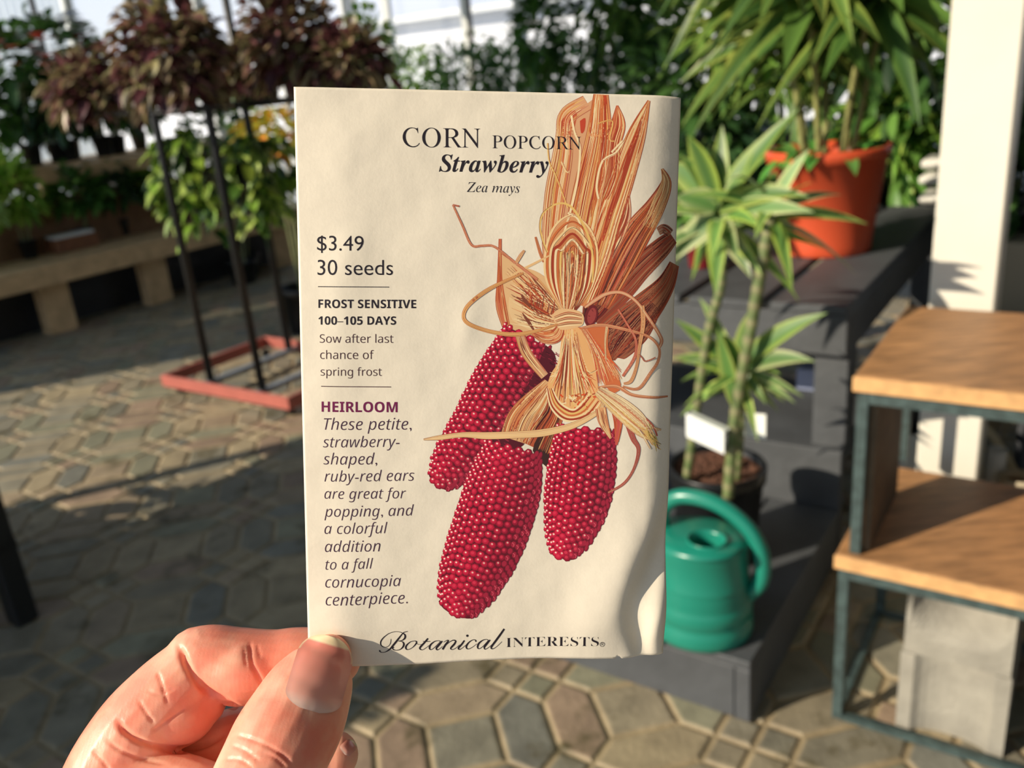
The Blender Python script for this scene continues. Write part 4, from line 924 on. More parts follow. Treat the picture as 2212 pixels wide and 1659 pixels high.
rim = [i for i in range(NX + 1)] + [(j * (NX + 1) + NX) for j in range(1, NY + 1)] + [NY * (NX + 1) + i for i in range(NX - 1, -1, -1)] + [j * (NX + 1) for j in range(NY - 1, 0, -1)]
for k in range(len(rim)):
    a, b = rim[k], rim[(k + 1) % len(rim)]; pb.f.append((a, b, b + n1, a + n1))
paper = mat('matte_paper', (232, 222, 202), 0.55, noise=0.015, nscale=900, bump=0.12, bscale=1400, spec=0.35)
_pn = paper.node_tree; _b0 = [n for n in _pn.nodes if n.type == 'BUMP'][0]; _z = _pn.nodes.new('ShaderNodeTexNoise'); _z.inputs['Scale'].default_value = 70; _z.inputs['Detail'].default_value = 2
_tc2 = _pn.nodes.new('ShaderNodeTexCoord'); _pn.links.new(_tc2.outputs['Object'], _z.inputs['Vector'])
_b1 = _pn.nodes.new('ShaderNodeBump'); _b1.inputs['Strength'].default_value = 0.5; _b1.inputs['Distance'].default_value = 0.0011
_pn.links.new(_z.outputs['Fac'], _b1.inputs['Height']); _pn.links.new(_b0.outputs[0], _b1.inputs['Normal']); _pn.links.new(_b1.outputs[0], _pn.nodes['Principled BSDF'].inputs['Normal'])
part(pb, 'envelope', paper, packet, smooth=True)

# ---- printing: every shape is traced on the packet's own surface
class Print:
    def __init__(s): s.v = []; s.f = []; s.c = []
    def tris(s, pts, tri, col, layer):
        """pts (s,t) list; split long triangles so that the ink follows the paper"""
        o = 0.000016 + layer * 0.0000016
        work = [tuple(pts[i] for i in t) for t in tri]; lim = 0.00125
        while work:
            a, b, c = work.pop()
            d = [(math.dist(a, b), a, b, c), (math.dist(b, c), b, c, a), (math.dist(c, a), c, a, b)]; d.sort(key=lambda q: -q[0])
            l, p, q, r = d[0]
            if l > lim:
                m = ((p[0] + q[0]) / 2, (p[1] + q[1]) / 2); work.append((p, m, r)); work.append((m, q, r)); continue
            n = len(s.v); s.v += [pk(*a, o), pk(*b, o), pk(*c, o)]; s.f.append((n, n + 1, n + 2)); s.c += [col] * 3
    def poly(s, px, col, layer, smooth_=0):
        if smooth_: px = sm_curve(list(px) + [px[0]], smooth_)[:-1]
        pts = [st(*p) for p in px]
        t = tessellate_polygon([[Vector((p[0], p[1], 0)) for p in pts]]); s.tris(pts, t, col, layer)
    def stroke(s, px, w, col, layer, n=6, raw=False):
        """px list of points, w width list or number (pixels)"""
        if not isinstance(w, (list, tuple)): w = [w] * len(px)
        q = [(p[0], p[1], ww) for p, ww in zip(px, w)]
        if not raw: q = sm_curve(q, n)
        L_, R_ = [], []
        m = len(q)
        for i in range(m):
            a = q[max(i - 1, 0)]; b = q[min(i + 1, m - 1)]; dx, dy = b[0] - a[0], b[1] - a[1]; l = math.hypot(dx, dy) or 1
            nx, ny = -dy / l, dx / l; hw = max(q[i][2], 0.3) / 2
            L_.append(st(q[i][0] + nx * hw, q[i][1] + ny * hw)); R_.append(st(q[i][0] - nx * hw, q[i][1] - ny * hw))
        pts = L_ + R_
        s.tris(pts, [t for i in range(m - 1) for t in ((i, i + 1, m + i), (i + 1, m + i + 1, m + i))], col, layer)
    def disc(s, x, y, rx, ry, ang, col, layer, n=8):
        ca, sa = math.cos(ang), math.sin(ang)
        pts = [st(x + rx * math.cos(a) * ca - ry * math.sin(a) * sa, y + rx * math.cos(a) * sa + ry * math.sin(a) * ca) for a in [2 * math.pi * k / n for k in range(n)]]
        s.tris(pts, [(0, i, i + 1) for i in range(1, n - 1)], col, layer)
    def build(s, name, m, label):
        # make every triangle face outwards
        for k, f in enumerate(s.f):
            a, b, c = (s.v[i] for i in f)
            if (b - a).cross(c - a).dot(en) < 0: s.f[k] = (f[0], f[2], f[1])
        me = bpy.data.meshes.new(name); off = packet.location
        me.from_pydata([tuple(v - off) for v in s.v], [], s.f)
        ca = me.color_attributes.new('Col', 'FLOAT_COLOR', 'POINT'); fl_ = []
        for c in s.c: fl_ += [c[0], c[1], c[2], 1.0]
        ca.data.foreach_set('color', fl_)
        me.materials.append(m); me.update(); o = bpy.data.objects.new(name, me); COL.objects.link(o); o.parent = packet; o['label'] = label
        return o
ink = mat('printed_ink', (0, 0, 0), 0.5, vc=True, spec=0.3)
K = lin((34, 26, 34))
def mth(s, up, lo, ex_={}):
    return ''.join(ex_[c] if c in ex_ else chr(up + ord(c) - 65) if 'A' <= c <= 'Z' else chr(lo + ord(c) - 97) if 'a' <= c <= 'z' else c for c in s)
def SI(s): return mth(s, 0x1D608, 0x1D622)        # sans italic
def SB(s): return ''.join(chr(0x1D7EC + int(c)) if c.isdigit() else c for c in mth(s, 0x1D5D4, 0x1D5EE))
def SR(s): return mth(s, 0x1D5A0, 0x1D5BA)
def BI(s): return mth(s, 0x1D468, 0x1D482)        # serif bold italic
def RI(s): return mth(s, 0x1D434, 0x1D44E)        # serif italic
def RB(s): return mth(s, 0x1D400, 0x1D41A)        # serif bold
def SCR(s): return mth(s, 0x1D4D0, 0x1D4EA)       # script
txt = Print()
def text(body, x0, y0, x1, y1, yr=1.0, off=0.0, shear=0.0, col=K, layer=14, space=1.0, ysc=None):
    c = bpy.data.curves.new('lettering', 'FONT'); c.body = body; c.size = 1.0; c.offset = off; c.resolution_u = 4; c.space_character = space
    o = bpy.data.objects.new('lettering', c); COL.objects.link(o)
    dg = bpy.context.evaluated_depsgraph_get(); dg.update()
    me = bpy.data.meshes.new_from_object(o.evaluated_get(dg))
    vs = [(v.co.x + shear * v.co.y, v.co.y) for v in me.vertices]
    me.calc_loop_triangles(); tr = [tuple(t.vertices) for t in me.loop_triangles]
    bpy.data.objects.remove(o); bpy.data.curves.remove(c); bpy.data.meshes.remove(me)
    a = min(v[0] for v in vs); b = max(v[0] for v in vs)
    k = (x1 - x0) / (b - a); ky = ysc if ysc else k * yr
    pts = [st(x0 + (v[0] - a) * k, y0 + (y1 - y0) * (v[0] - a) / (b - a) - v[1] * ky) for v in vs]
    txt.tris(pts, tr, col, layer)
text(RI('CORN'), 870, 318, 1037, 320, off=-0.004, shear=-0.27, yr=1.0)
text(RI('POPCORN'), 1063, 321, 1254, 324, off=-0.003, shear=-0.27, yr=1.0)
text(BI('Strawberry'), 948, 371, 1184, 374)
text(RI('Zea') + ' ' + RI('mays'), 1008, 415, 1122, 417, off=-0.004, yr=1.05)
text('$3.49', 685, 541, 786, 542, off=-0.004)
text('30 seeds', 686, 594, 849, 594, off=-0.004)
txt.stroke([(687, 619), (764, 619.5), (841, 620)], 1.6, K, 14)
text(SB('FROST SENSITIVE'), 688, 665, 899, 665.5)
text(SB('100–105 DAYS'), 688, 701, 856, 701)
K2 = lin((70, 40, 44))
text(SR('Sow after last'), 691, 740, 850, 740, col=K2, off=-0.006)
text(SR('chance of'), 692, 775, 808, 775, col=K2, off=-0.006)
text(SR('spring frost'), 693, 811, 825, 811, col=K2, off=-0.006)
txt.stroke([(694, 834), (770, 834.5), (845, 835)], 1.6, K2, 14)
text(SB('HEIRLOOM'), 695, 889, 859, 889.5, col=lin((112, 26, 74)))
K3 = lin((66, 38, 60))
for b_, x0, y0, x1, y1 in (('These petite,', 700, 928, 889, 927), ('strawberry-', 698, 966, 863, 964), ('shaped,', 699, 1003, 815, 1002), ('ruby-red ears', 701, 1040, 895, 1037),
                           ('are great for', 701, 1077, 877, 1075), ('popping, and', 701, 1116, 894, 1112), ('a colorful', 701, 1153, 837, 1150), ('addition', 702, 1192, 822, 1189),
                           ('to a fall', 703, 1230, 806, 1226), ('cornucopia', 703, 1268, 866, 1264), ('centerpiece.', 704, 1306, 881, 1301)):
    text(SI(b_), x0, y0, x1, y1, col=K3, off=-0.008)
def pen(*q):
    q = sm_curve([(810 + x * 0.1356, 1345 + y * 0.1356, w_ * 0.112) for x, y, w_ in q], 6)
    txt.stroke([(a, b) for a, b, c in q], [c for a, b, c in q], K, 14, raw=True)
pen((522, 121, 12), (485, 130, 12), (445, 152, 18), (362, 258, 34), (292, 348, 36), (232, 418, 28), (165, 460, 14), (105, 464, 14), (78, 446, 26), (84, 430, 30))
pen((445, 150, 12), (392, 130, 10), (318, 126, 10), (220, 158, 12), (132, 228, 20), (92, 296, 24), (102, 350, 18), (152, 382, 10), (212, 364, 10), (248, 312, 12), (258, 245, 10))
pen((445, 150, 14), (480, 182, 32), (476, 232, 34), (432, 268, 16), (372, 280, 8), (432, 288, 16), (460, 326, 34), (446, 376, 30), (398, 420, 16), (330, 432, 14), (288, 414, 22), (282, 390, 26), (304, 380, 18))
pen((640, 277, 12), (568, 292, 14), (504, 350, 30), (492, 398, 32), (522, 422, 14), (590, 392, 12), (648, 332, 26), (662, 292, 26), (640, 277, 12))
pen((656, 312, 10), (690, 334, 9), (742, 334, 8))
pen((845, 236, 30), (782, 312, 34), (722, 380, 36), (718, 410, 26), (752, 426, 12), (802, 400, 10), (862, 352, 9))
pen((764, 285, 11), (820, 286, 14), (882, 285, 11))
pen((1040, 282, 14), (1010, 274, 12), (952, 286, 16), (888, 338, 32), (868, 392, 34), (886, 422, 16), (932, 400, 12), (1002, 330, 12), (1046, 284, 12))
pen((1072, 280, 26), (1022, 342, 34), (978, 396, 34), (990, 426, 20), (1030, 408, 11), (1074, 368, 9))
pen((1090, 300, 8), (1150, 268, 14), (1166, 280, 28), (1122, 342, 36), (1076, 420, 38))
pen((1108, 372, 9), (1180, 302, 12), (1244, 268, 18), (1284, 282, 28), (1264, 330, 36), (1216, 384, 34), (1206, 410, 24), (1236, 422, 13), (1284, 400, 10), (1346, 344, 8))
pen((1424, 272, 28), (1382, 334, 34), (1330, 396, 34), (1340, 420, 20), (1382, 404, 11), (1444, 350, 8))
pen((1604, 296, 30), (1602, 270, 20), (1562, 262, 13), (1500, 300, 24), (1456, 362, 36), (1462, 406, 24), (1498, 412, 13), (1552, 384, 10), (1622, 328, 8))
pen((1800, 264, 14), (1772, 254, 12), (1718, 268, 18), (1656, 318, 34), (1634, 376, 34), (1650, 410, 16), (1702, 386, 12), (1770, 312, 12), (1806, 266, 12))
pen((1832, 262, 26), (1782, 328, 34), (1742, 382, 34), (1750, 416, 20), (1792, 400, 11), (1856, 344, 8))
pen((2056, 82, 34), (1992, 176, 40), (1922, 276, 40), (1856, 372, 38), (1856, 408, 22), (1900, 400, 11), (1960, 352, 10), (2020, 290, 9))
txt.disc(810 + 1470 * 0.1356, 1345 + 195 * 0.1356, 2.7, 2.7, 0, K, 14, 12)
text(RB('INTERESTS'), 1093, 1397, 1291, 1391, off=-0.016, yr=0.86)
for k in range(24):
    a0, a1 = 2 * math.pi * k / 24, 2 * math.pi * (k + 1) / 24
    txt.stroke([(1299 + 5 * math.cos(a0), 1387 + 5 * math.sin(a0)), (1299 + 5 * math.cos(a1), 1387 + 5 * math.sin(a1))], 0.9, K, 14, raw=True)
text(SR('R'), 1297, 1389.5, 1301.5, 1389.5)
txt.build('printed_lettering', ink, 'dark printed lettering with a wine-red heading and thin rules')

# ---- corn ears
CREAM = lin((236, 204, 150)); TAN = lin((214, 160, 104)); ORG = lin((206, 112, 62)); RUST = lin((164, 62, 38)); BRN = lin((126, 66, 46)); DRK = lin((70, 26, 26)); YEL = lin((228, 188, 110))
PNK = lin((196, 110, 90)); PALE = lin((240, 218, 172)); GRN = lin((178, 160, 86))
def mixc(a, b, t): return tuple(x * (1 - t) + y * t for x, y in zip(a, b))
def ear(axis, hw, base, nrow, layer, pitch, seed, name, label):
    random.seed(seed); pr = Print()
    q = sm_curve([(p[0], p[1], w) for p, w in zip(axis, hw)], 14)
    # arc-length resample
    acc = [0.0]
    for a, b in zip(q[:-1], q[1:]): acc.append(acc[-1] + math.hypot(b[0] - a[0], b[1] - a[1]))
    Lt = acc[-1]
    def at(d):
        d = max(0, min(Lt - 1e-6, d))
        i = max(k for k in range(len(acc)) if acc[k] <= d); i = min(i, len(q) - 2)
        f = (d - acc[i]) / (acc[i + 1] - acc[i]); a, b = q[i], q[i + 1]
        dx, dy = b[0] - a[0], b[1] - a[1]; l = math.hypot(dx, dy)
        return a[0] + dx * f, a[1] + dy * f, a[2] + (b[2] - a[2]) * f, dx / l, dy / l
    # round the tip
    L_, R_ = [], []
    for k in range(40):
        x, y, w, dx, dy = at(Lt * k / 39); w = w * 0.985 if k < 39 else w * .9
        L_.append((x + dy * w, y - dx * w)); R_.append((x - dy * w, y + dx * w))
    x, y, w, dx, dy = at(Lt); tip = [(x + dy * w * math.cos(a) + dx * w * 0.45 * math.sin(a), y - dx * w * math.cos(a) + dy * w * 0.45 * math.sin(a)) for a in [math.pi * k / 10 for k in range(1, 10)]]
    pr.poly(L_ + tip + R_[::-1], lin((92, 12, 30)), layer)
    rows = []
    for r in range(nrow):
        ph = -1.38 + 2.76 * r / (nrow - 1); sx_ = math.sin(ph)
        d = (r % 2) * pitch * 0.5 + rr(-1, 1); end = Lt + w * 0.42 * math.cos(ph)
        while d < end:
            x, y, wd, dx, dy = at(d)
            over = max(0, d - Lt); x += dx * over; y += dy * over; wd *= math.sqrt(max(0.05, 1 - (over / (w * 0.55)) ** 2))
            lat = -sx_ * wd * 0.97
            # light printed from the left: px decreasing
            kx = x - dy * lat + rr(-1, 1); ky = y + dx * lat + rr(-1, 1)
            rows.append((kx, ky, ph, dx, dy, d / Lt)); d += pitch * rr(0.93, 1.07)
    for i, (kx, ky, ph, dx, dy, tt) in enumerate(rows):
        # sign: which side is left?
        side = -math.sin(ph)           # +1 on the left of the ear
        shade = 0.5 + 0.5 * side       # 1 left (light) .. 0 right (dark)
        wid = pitch * (0.55 * max(0.42, math.cos(ph)) + 0.02) ; hgt_ = pitch * 0.47
        ang = math.atan2(dy, dx)
        red = mixc(lin((112, 14, 40)), lin((212, 24, 64)), min(1, 0.02 + shade * 1.5) * rr(0.75, 1.0))
        if shade < 0.22: red = mixc(red, lin((176, 40, 66)), 0.55)
        red = tuple(c * base for c in red)
        lo = mixc(red, (0, 0, 0), 0.45)
        pr.disc(kx, ky, hgt_ * 1.12, wid * 1.12, ang, lo, layer + 1, 7)
        pr.disc(kx - 0.6, ky - 0.6, hgt_ * 0.86, wid * 0.84, ang, red, layer + 2, 7)
        if shade > 0.16:
            pr.disc(kx - 1.2, ky - 1.6, hgt_ * 0.5, wid * 0.48, ang, mixc(red, lin((226, 60, 86)), 0.6), layer + 3, 6)
            if rr(0, 1) < 0.25 + shade * 0.8: pr.disc(kx - 0.8, ky - 2.4, 2.3, 1.9, 0.4, mixc(red, lin((255, 224, 208)), min(1, 0.4 + shade * 0.6)), layer + 4, 6)
        elif rr(0, 1) < 0.35: pr.stroke([(kx - 3, ky - 4), (kx + 1, ky), (kx - 1, ky + 5)], 1.4, lin((210, 84, 100)), layer + 4, 3)
    pr.build(name, ink, label)
def ribbon(pr, px, w, base, cols, layer, n=24, seed=1, lw=(0.8, 2.0), lines=True):
    n = int(n * 1.7)
    """a husk leaf: base shape plus fine long pencil lines running along it"""
    random.seed(seed); q = sm_curve([(p[0], p[1], ww) for p, ww in zip(px, w)], 10)
    pr.stroke(px, w, base, layer, 10)
    m = len(q)
    nm = []
    for i in range(m):
        a = q[max(i - 1, 0)]; b = q[min(i + 1, m - 1)]; dx, dy = b[0] - a[0], b[1] - a[1]; l = math.hypot(dx, dy) or 1; nm.append((-dy / l, dx / l))
    for k in range(n):
        f = rr(-0.47, 0.47); a = int(rr(0, m * 0.6)); b = min(m, a + int(rr(m * 0.25, m * 0.8)) + 2)
        pts = []
        for i in range(a, b, 2): pts.append((q[i][0] + nm[i][0] * q[i][2] * f, q[i][1] + nm[i][1] * q[i][2] * f))
        if len(pts) < 2: continue
        ww = [rr(*lw)] * len(pts); ww[0] = 0.4; ww[-1] = 0.4
        pr.stroke(pts, ww, random.choice(cols), layer + rr(1.0, 2.6), 2)
    if lines:
        for sgn in (-0.49, 0.49):
            pts = [(q[i][0] + nm[i][0] * q[i][2] * sgn, q[i][1] + nm[i][1] * q[i][2] * sgn) for i in range(0, m, 3)]
            pr.stroke(pts, 1.5, mixc(base, RUST, 0.7), layer + 2.8, 2)
WARM = [CREAM, CREAM, TAN, ORG, RUST, YEL, PALE]; DEEP = [RUST, BRN, ORG, BRN, DRK, PNK]; BR2 = [BRN, lin((150, 92, 66)), DRK, RUST, lin((176, 118, 84))]
hk = Print()
ribbon(hk, [(1462, 570), (1440, 615), (1395, 665), (1340, 715), (1270, 760)], [26, 46, 70, 84, 60], lin((160, 96, 66)), BR2, 0, 60, 11)
ribbon(hk, [(1410, 655), (1365, 705), (1325, 760), (1322, 778)], [50, 84, 56, 10], lin((112, 56, 46)), BR2, 1, 40, 12)
ribbon(hk, [(1458, 512), (1430, 535), (1380, 580), (1335, 630), (1280, 690)], [30, 44, 52, 56, 40], lin((140, 76, 58)), BR2, 2, 50, 13)
ribbon(hk, [(1422, 500), (1436, 494), (1452, 505)], [16, 20, 22], lin((170, 130, 104)), BR2, 2.5, 8, 14)
ribbon(hk, [(1330, 520), (1318, 580), (1290, 650), (1270, 690)], [30, 60, 60, 30], lin((96, 34, 36)), [DRK, BRN, RUST], 3, 30, 15)
ribbon(hk, [(1431, 364), (1441, 396), (1416, 446), (1374, 505), (1338, 570), (1296, 660)], [4, 26, 44, 62, 66, 46], lin((166, 86, 56)), DEEP + [ORG, TAN], 4, 80, 16)
ribbon(hk, [(1431, 364), (1441, 396), (1424, 440), (1400, 492)], [4, 24, 32, 30], lin((206, 158, 108)), [TAN, CREAM, lin((170, 120, 80))], 5.8, 24, 17, lines=False)
ribbon(hk, [(1356, 420), (1348, 470), (1320, 530), (1290, 580)], [5, 26, 34, 26], lin((206, 168, 134)), [PNK, CREAM, BRN, RUST, PALE], 6, 26, 18)
hk.poly([(1284, 212), (1256, 232), (1218, 250), (1209, 276), (1214, 330), (1196, 380), (1188, 470), (1192, 600), (1240, 600), (1262, 430), (1286, 300)], lin((214, 160, 118)), 6.6, 3)
ribbon(hk, [(1402, 217), (1374, 292), (1345, 380), (1315, 470), (1288, 560), (1255, 660)], [5, 40, 52, 58, 60, 40], lin((214, 132, 82)), WARM + [ORG, RUST], 7, 90, 19)
ribbon(hk, [(1385, 262), (1352, 350), (1322, 440), (1300, 520)], [4, 15, 16, 8], lin((184, 64, 44)), [RUST, ORG], 9, 12, 20, lines=False)
ribbon(hk, [(1333, 228), (1334, 268), (1322, 312), (1318, 380), (1300, 430)], [3, 32, 36, 30, 24], lin((206, 116, 76)), [ORG, RUST, TAN, CREAM], 7.5, 30, 21)
ribbon(hk, [(1268, 222), (1226, 250), (1218, 292), (1214, 340), (1200, 420), (1190, 520), (1192, 610)], [34, 38, 36, 44, 48, 40, 26], lin((216, 158, 116)), WARM + [PNK], 8, 70, 22)
hk.poly([(1212, 262), (1232, 240), (1246, 246), (1236, 290), (1222, 304), (1209, 292)], lin((192, 92, 60)), 9.9, 3)
hk.poly([(1252, 262), (1264, 256), (1262, 282), (1254, 288)], lin((190, 70, 46)), 12.4, 3)
ribbon(hk, [(1298, 204), (1292, 300), (1268, 420), (1245, 540), (1226, 650)], [32, 56, 66, 66, 46], lin((222, 150, 98)), WARM + [ORG, RUST, ORG], 9, 110, 23)
ribbon(hk, [(1306, 206), (1303, 300), (1290, 400), (1276, 470)], [8, 14, 16, 5], lin((190, 72, 42)), [RUST, ORG], 10.5, 14, 24, lines=False)
ribbon(hk, [(1250, 480), (1236, 560), (1230, 640)], [5, 22, 16], lin((186, 70, 46)), [RUST, ORG, CREAM], 10.5, 16, 25, lines=False)
for k, (p, w_) in enumerate([([(1234, 250), (1240, 285), (1252, 320), (1248, 380), (1236, 440), (1216, 510)], 5), ([(1320, 330), (1345, 305), (1330, 330), (1300, 350), (1288, 400), (1292, 430)], 5), ([(1290, 268), (1322, 262), (1316, 300), (1326, 306)], 3),
                  ([(1226, 450), (1200, 380), (1186, 350), (1182, 310)], 3), ([(1226, 460), (1248, 474), (1262, 520), (1276, 570)], 5), ([(1212, 350), (1222, 370), (1230, 372)], 4)]):
    hk.stroke(p, [w_] * len(p), random.choice([CREAM, YEL, PALE]), 13 + k * 0.1)
    hk.stroke([(x + w_ / 2, y) for x, y in p], 0.9, RUST, 13.2 + k * 0.1)
# left fan, rust leaf behind it
ribbon(hk, [(1080, 516), (1079, 600), (1082, 660), (1096, 716)], [5, 10, 22, 14], lin((200, 110, 76)), [ORG, RUST, TAN], 9, 16, 26)
hk.poly([(1083, 545), (1120, 572), (1165, 590), (1196, 620), (1222, 676), (1200, 712), (1150, 726), (1104, 718), (1086, 670)], lin((222, 180, 130)), 9.5, 4)
random.seed(31)
for k in range(230):
    f = rr(0, 1); x0 = 1088 + 110 * f * rr(0.4, 1); y0 = 560 + 60 * f + rr(-12, 80) * (1 - f * 0.4); tx_ = 1200 + rr(0, 18); ty_ = 664 + rr(0, 40); a = rr(0.0, 0.5); b = rr(0.55, 1)
    p = [(x0 + (tx_ - x0) * u, y0 + (ty_ - y0) * u + 8 * math.sin(u * 3) * rr(-1, 1)) for u in (a, (a + b) / 2, b)]
    if p[0][0] < 1086: continue
    hk.stroke(p, [0.5, rr(1.2, 3.4), 0.5], random.choice([CREAM, PALE, ORG, RUST, RUST, TAN, BRN]), 11 + rr(0, 1.5), 3)
for k in range(9):   # nested loops of raffia above the knot
    hw_ = 52 - 5.6 * k; tp_ = 466 + 13 * k; c_ = [CREAM, ORG, CREAM, RUST, PALE, ORG, YEL, RUST, CREAM][k]
    p = [(1214 + hw_ * 0.1, 672), (1226 - hw_ * 0.86, 610), (1230 - hw_, 545), (1232 - hw_ * 0.66, tp_ + 24), (1236, tp_), (1240 + hw_ * 0.66, tp_ + 30), (1240 + hw_ * 0.95, 550), (1238 + hw_ * 0.75, 620), (1236, 676)]
    if k in (0, 3): hk.poly(sm_curve(p, 5), [lin((214, 150, 100)), 0, 0, lin((196, 120, 74))][k], 13 + k * 0.25)
    hk.stroke(p, [3, 5, 6, 6, 5, 5, 5, 4, 3], c_, 13.3 + k * 0.25)
    hk.stroke([(x + 2.6, y) for x, y in p], 1.0, [RUST, BRN, DRK][k % 3], 13.4 + k * 0.25)
hk.stroke([(1182, 545), (1172, 520), (1166, 490), (1172, 462), (1194, 444), (1218, 440), (1240, 455), (1268, 505), (1280, 560), (1278, 610)], [3, 4, 4, 4, 4, 4, 5, 5, 4, 3], YEL, 15.6)
hk.stroke([(1180, 545), (1170, 520), (1164, 490), (1170, 462), (1192, 443)], 1.0, BRN, 15.7)
random.seed(35)
for k in range(60):
    x0 = 1236 + rr(-34, 34); p = [(x0, rr(520, 590)), (1232 + (x0 - 1236) * 0.75, 620), (1224 + (x0 - 1236) * 0.25, 674)]
    hk.stroke(p, [0.6, rr(1, 3), 0.6], random.choice([CREAM, RUST, ORG, PALE, BRN, RUST, TAN]), 15.2 + rr(0, 0.4), 3)
hk.stroke([(1083, 546), (1120, 572), (1160, 602), (1192, 640), (1212, 672)], [3, 5, 5, 5, 3], TAN, 14.4); hk.stroke([(1084, 549), (1120, 575), (1160, 605), (1192, 643)], 1.0, RUST, 15.4)
hk.stroke([(1098, 600), (1124, 584), (1160, 566), (1186, 552)], [4, 5, 5, 3], mixc(TAN, CREAM, .5), 14.6)
hk.stroke([(1126, 636), (1136, 654), (1146, 662)], [4, 9, 6], BRN, 15); hk.stroke([(1132, 650), (1160, 664), (1186, 678)], [3, 5, 2], RUST, 15)
hk.stroke([(1104, 636), (1140, 658), (1180, 680), (1206, 694)], [1, 2, 2, 1], BRN, 15.6)
for k in range(14): hk.stroke([(1146 + k * 4, 656 + k * 1.6 - rr(6, 30)), (1142 + k * 4, 658 + k * 1.7)], [1.4, 3.0], random.choice([RUST, ORG, TAN, BRN]), 14.9)
hk.build('printed_husks', ink, 'orange and tan dried husk leaves printed behind the bow')
EAR_A = ([(1140, 728), (1088, 828), (1042, 912), (980, 1000), (953, 1036)], [58, 70, 66, 52, 32])
ear(EAR_A[0], EAR_A[1], 0.95, 12, 16, 15.6, 41, 'printed_ear', 'deep red corn ear printed on the left')
pr = Print()
random.seed(44)
pr.poly([(1178, 745), (1200, 775), (1180, 860), (1130, 960), (1040, 1004), (1046, 975), (1100, 900), (1150, 810)], lin((84, 18, 32)), 21, 4)
for k in range(170):
    u = rr(0, 1); x = 1185 - 130 * u + rr(-28, 24); y = 770 + 215 * u + rr(-14, 14); pr.stroke([(x - 4, y - 3), (x, y + rr(-3, 3)), (x + 4, y + 2)], rr(1, 2.4), random.choice([lin((120, 24, 44)), lin((60, 10, 22)), lin((150, 44, 60))]), 21.5 + rr(0, .6), 2)
ribbon(pr, [(1186, 826), (1160, 862), (1128, 905), (1112, 950)], [24, 50, 66, 66], lin((216, 170, 120)), [CREAM, ORG, RUST, TAN, BRN, PALE], 22, 60, 45)
ribbon(pr, [(1190, 850), (1196, 890), (1176, 930), (1158, 968)], [14, 40, 56, 66], lin((176, 84, 54)), [RUST, DRK, BRN, ORG, TAN], 22.5, 50, 46)
pr.poly([(1168, 930), (1200, 925), (1186, 1000), (1176, 1004), (1150, 972)], lin((60, 34, 30)), 22.8, 3)
ribbon(pr, [(1122, 722), (1138, 764), (1176, 812)], [20, 22, 18], lin((204, 158, 118)), [CREAM, BRN, TAN, PNK], 23, 16, 47)
pr.build('printed_husk_shadow', ink, 'husk leaf printed between the corn ears')
ear([(1108, 968), (1088, 1050), (1052, 1160), (1012, 1256), (990, 1308)], [64, 82, 84, 70, 46], 1.0, 15, 24, 15.2, 42, 'printed_ear', 'largest red corn ear printed in the middle')
ear([(1264, 926), (1257, 1000), (1245, 1080), (1228, 1150), (1215, 1190)], [64, 74, 72, 54, 32], 0.98, 13, 29, 15.4, 43, 'printed_ear', 'red corn ear printed on the right')
bw = Print()
# bow left loop, knot, hanging tails
bw.poly([(1100, 640), (1122, 655), (1160, 676), (1206, 692), (1208, 706), (1190, 712), (1156, 716), (1128, 704), (1106, 690), (1098, 664)], lin((228, 192, 142)), 34.2, 3)
random.seed(51)
for k in range(50):
    f = rr(0, 1); y0 = 648 + f * 52; p = [(1102 + rr(0, 50), y0), (1160, 676 + f * 34), (1204, 695 + f * 10)]
    bw.stroke(p, [0.5, rr(1, 2.6), 0.5], random.choice([CREAM, RUST, ORG, BRN, PALE, PALE]), 34.5 + rr(0, 0.6), 3)
bw.stroke([(1128, 676), (1142, 696), (1156, 718)], [2, 7, 2], BRN, 35.2)
ribbon(bw, [(1150, 718), (1176, 728), (1200, 724), (1210, 706)], [10, 26, 30, 16], lin((212, 130, 86)), [ORG, RUST, CREAM, TAN], 35, 26, 52)
bw.poly([(1212, 708), (1258, 706), (1312, 702), (1312, 750), (1340, 830), (1318, 846), (1284, 800), (1240, 760)], lin((208, 112, 66)), 33.5, 3)
for k in range(150):
    f = rr(0, 1); e_ = (1250 + 92 * f, 850 - 30 * f + rr(-30, 0)); p = [(1240 + 30 * f, 710), (1256 + 50 * f, 760), e_]
    bw.stroke(p, [0.6, rr(1, 3), 0.6], random.choice([ORG, RUST, CREAM, TAN, PNK, lin((220, 90, 50))]), 33.8 + rr(0, 0.6), 3)
bw.poly([(1214, 708), (1250, 708), (1278, 770), (1292, 840), (1296, 880), (1272, 902), (1242, 912), (1214, 902), (1194, 874), (1182, 836), (1190, 806), (1206, 776)], lin((232, 176, 116)), 35.5, 4)
for k in range(130):
    f = rr(0, 1); e_ = (1186 + 106 * f, 845 + 50 * math.sin(f * 3.1) + rr(-60, 0)); p = [(1218 + 28 * f, rr(710, 760)), (1202 + 66 * f, 800), e_]
    bw.stroke(p, [0.6, rr(1, 3.6), 0.8], random.choice([CREAM, PALE, CREAM, ORG, RUST, lin((216, 84, 44)), YEL, BRN]), 36 + rr(0, 1.4), 3)
random.seed(53)
for k in range(40):
    x = rr(1206, 1290); y = rr(850, 896); bw.stroke([(x, y), (x + rr(3, 12), y + rr(-10, 10))], rr(2, 4), random.choice([lin((218, 84, 40)), RUST, PALE, ORG]), 37.5 + rr(0, .4), 2)
for k in range(7):
    bw.stroke([(1180 + 2 * k, 838), (1190 + 3 * k, 880 - 2 * k), (1222 + 2 * k, 908 - 4 * k), (1268 - 3 * k, 900 - 4 * k), (1296 - 4 * k, 868 - 3 * k)], [2, 4, 4, 4, 2], [PALE, RUST, CREAM, ORG, YEL, RUST, PALE][k], 38 + k * 0.1)
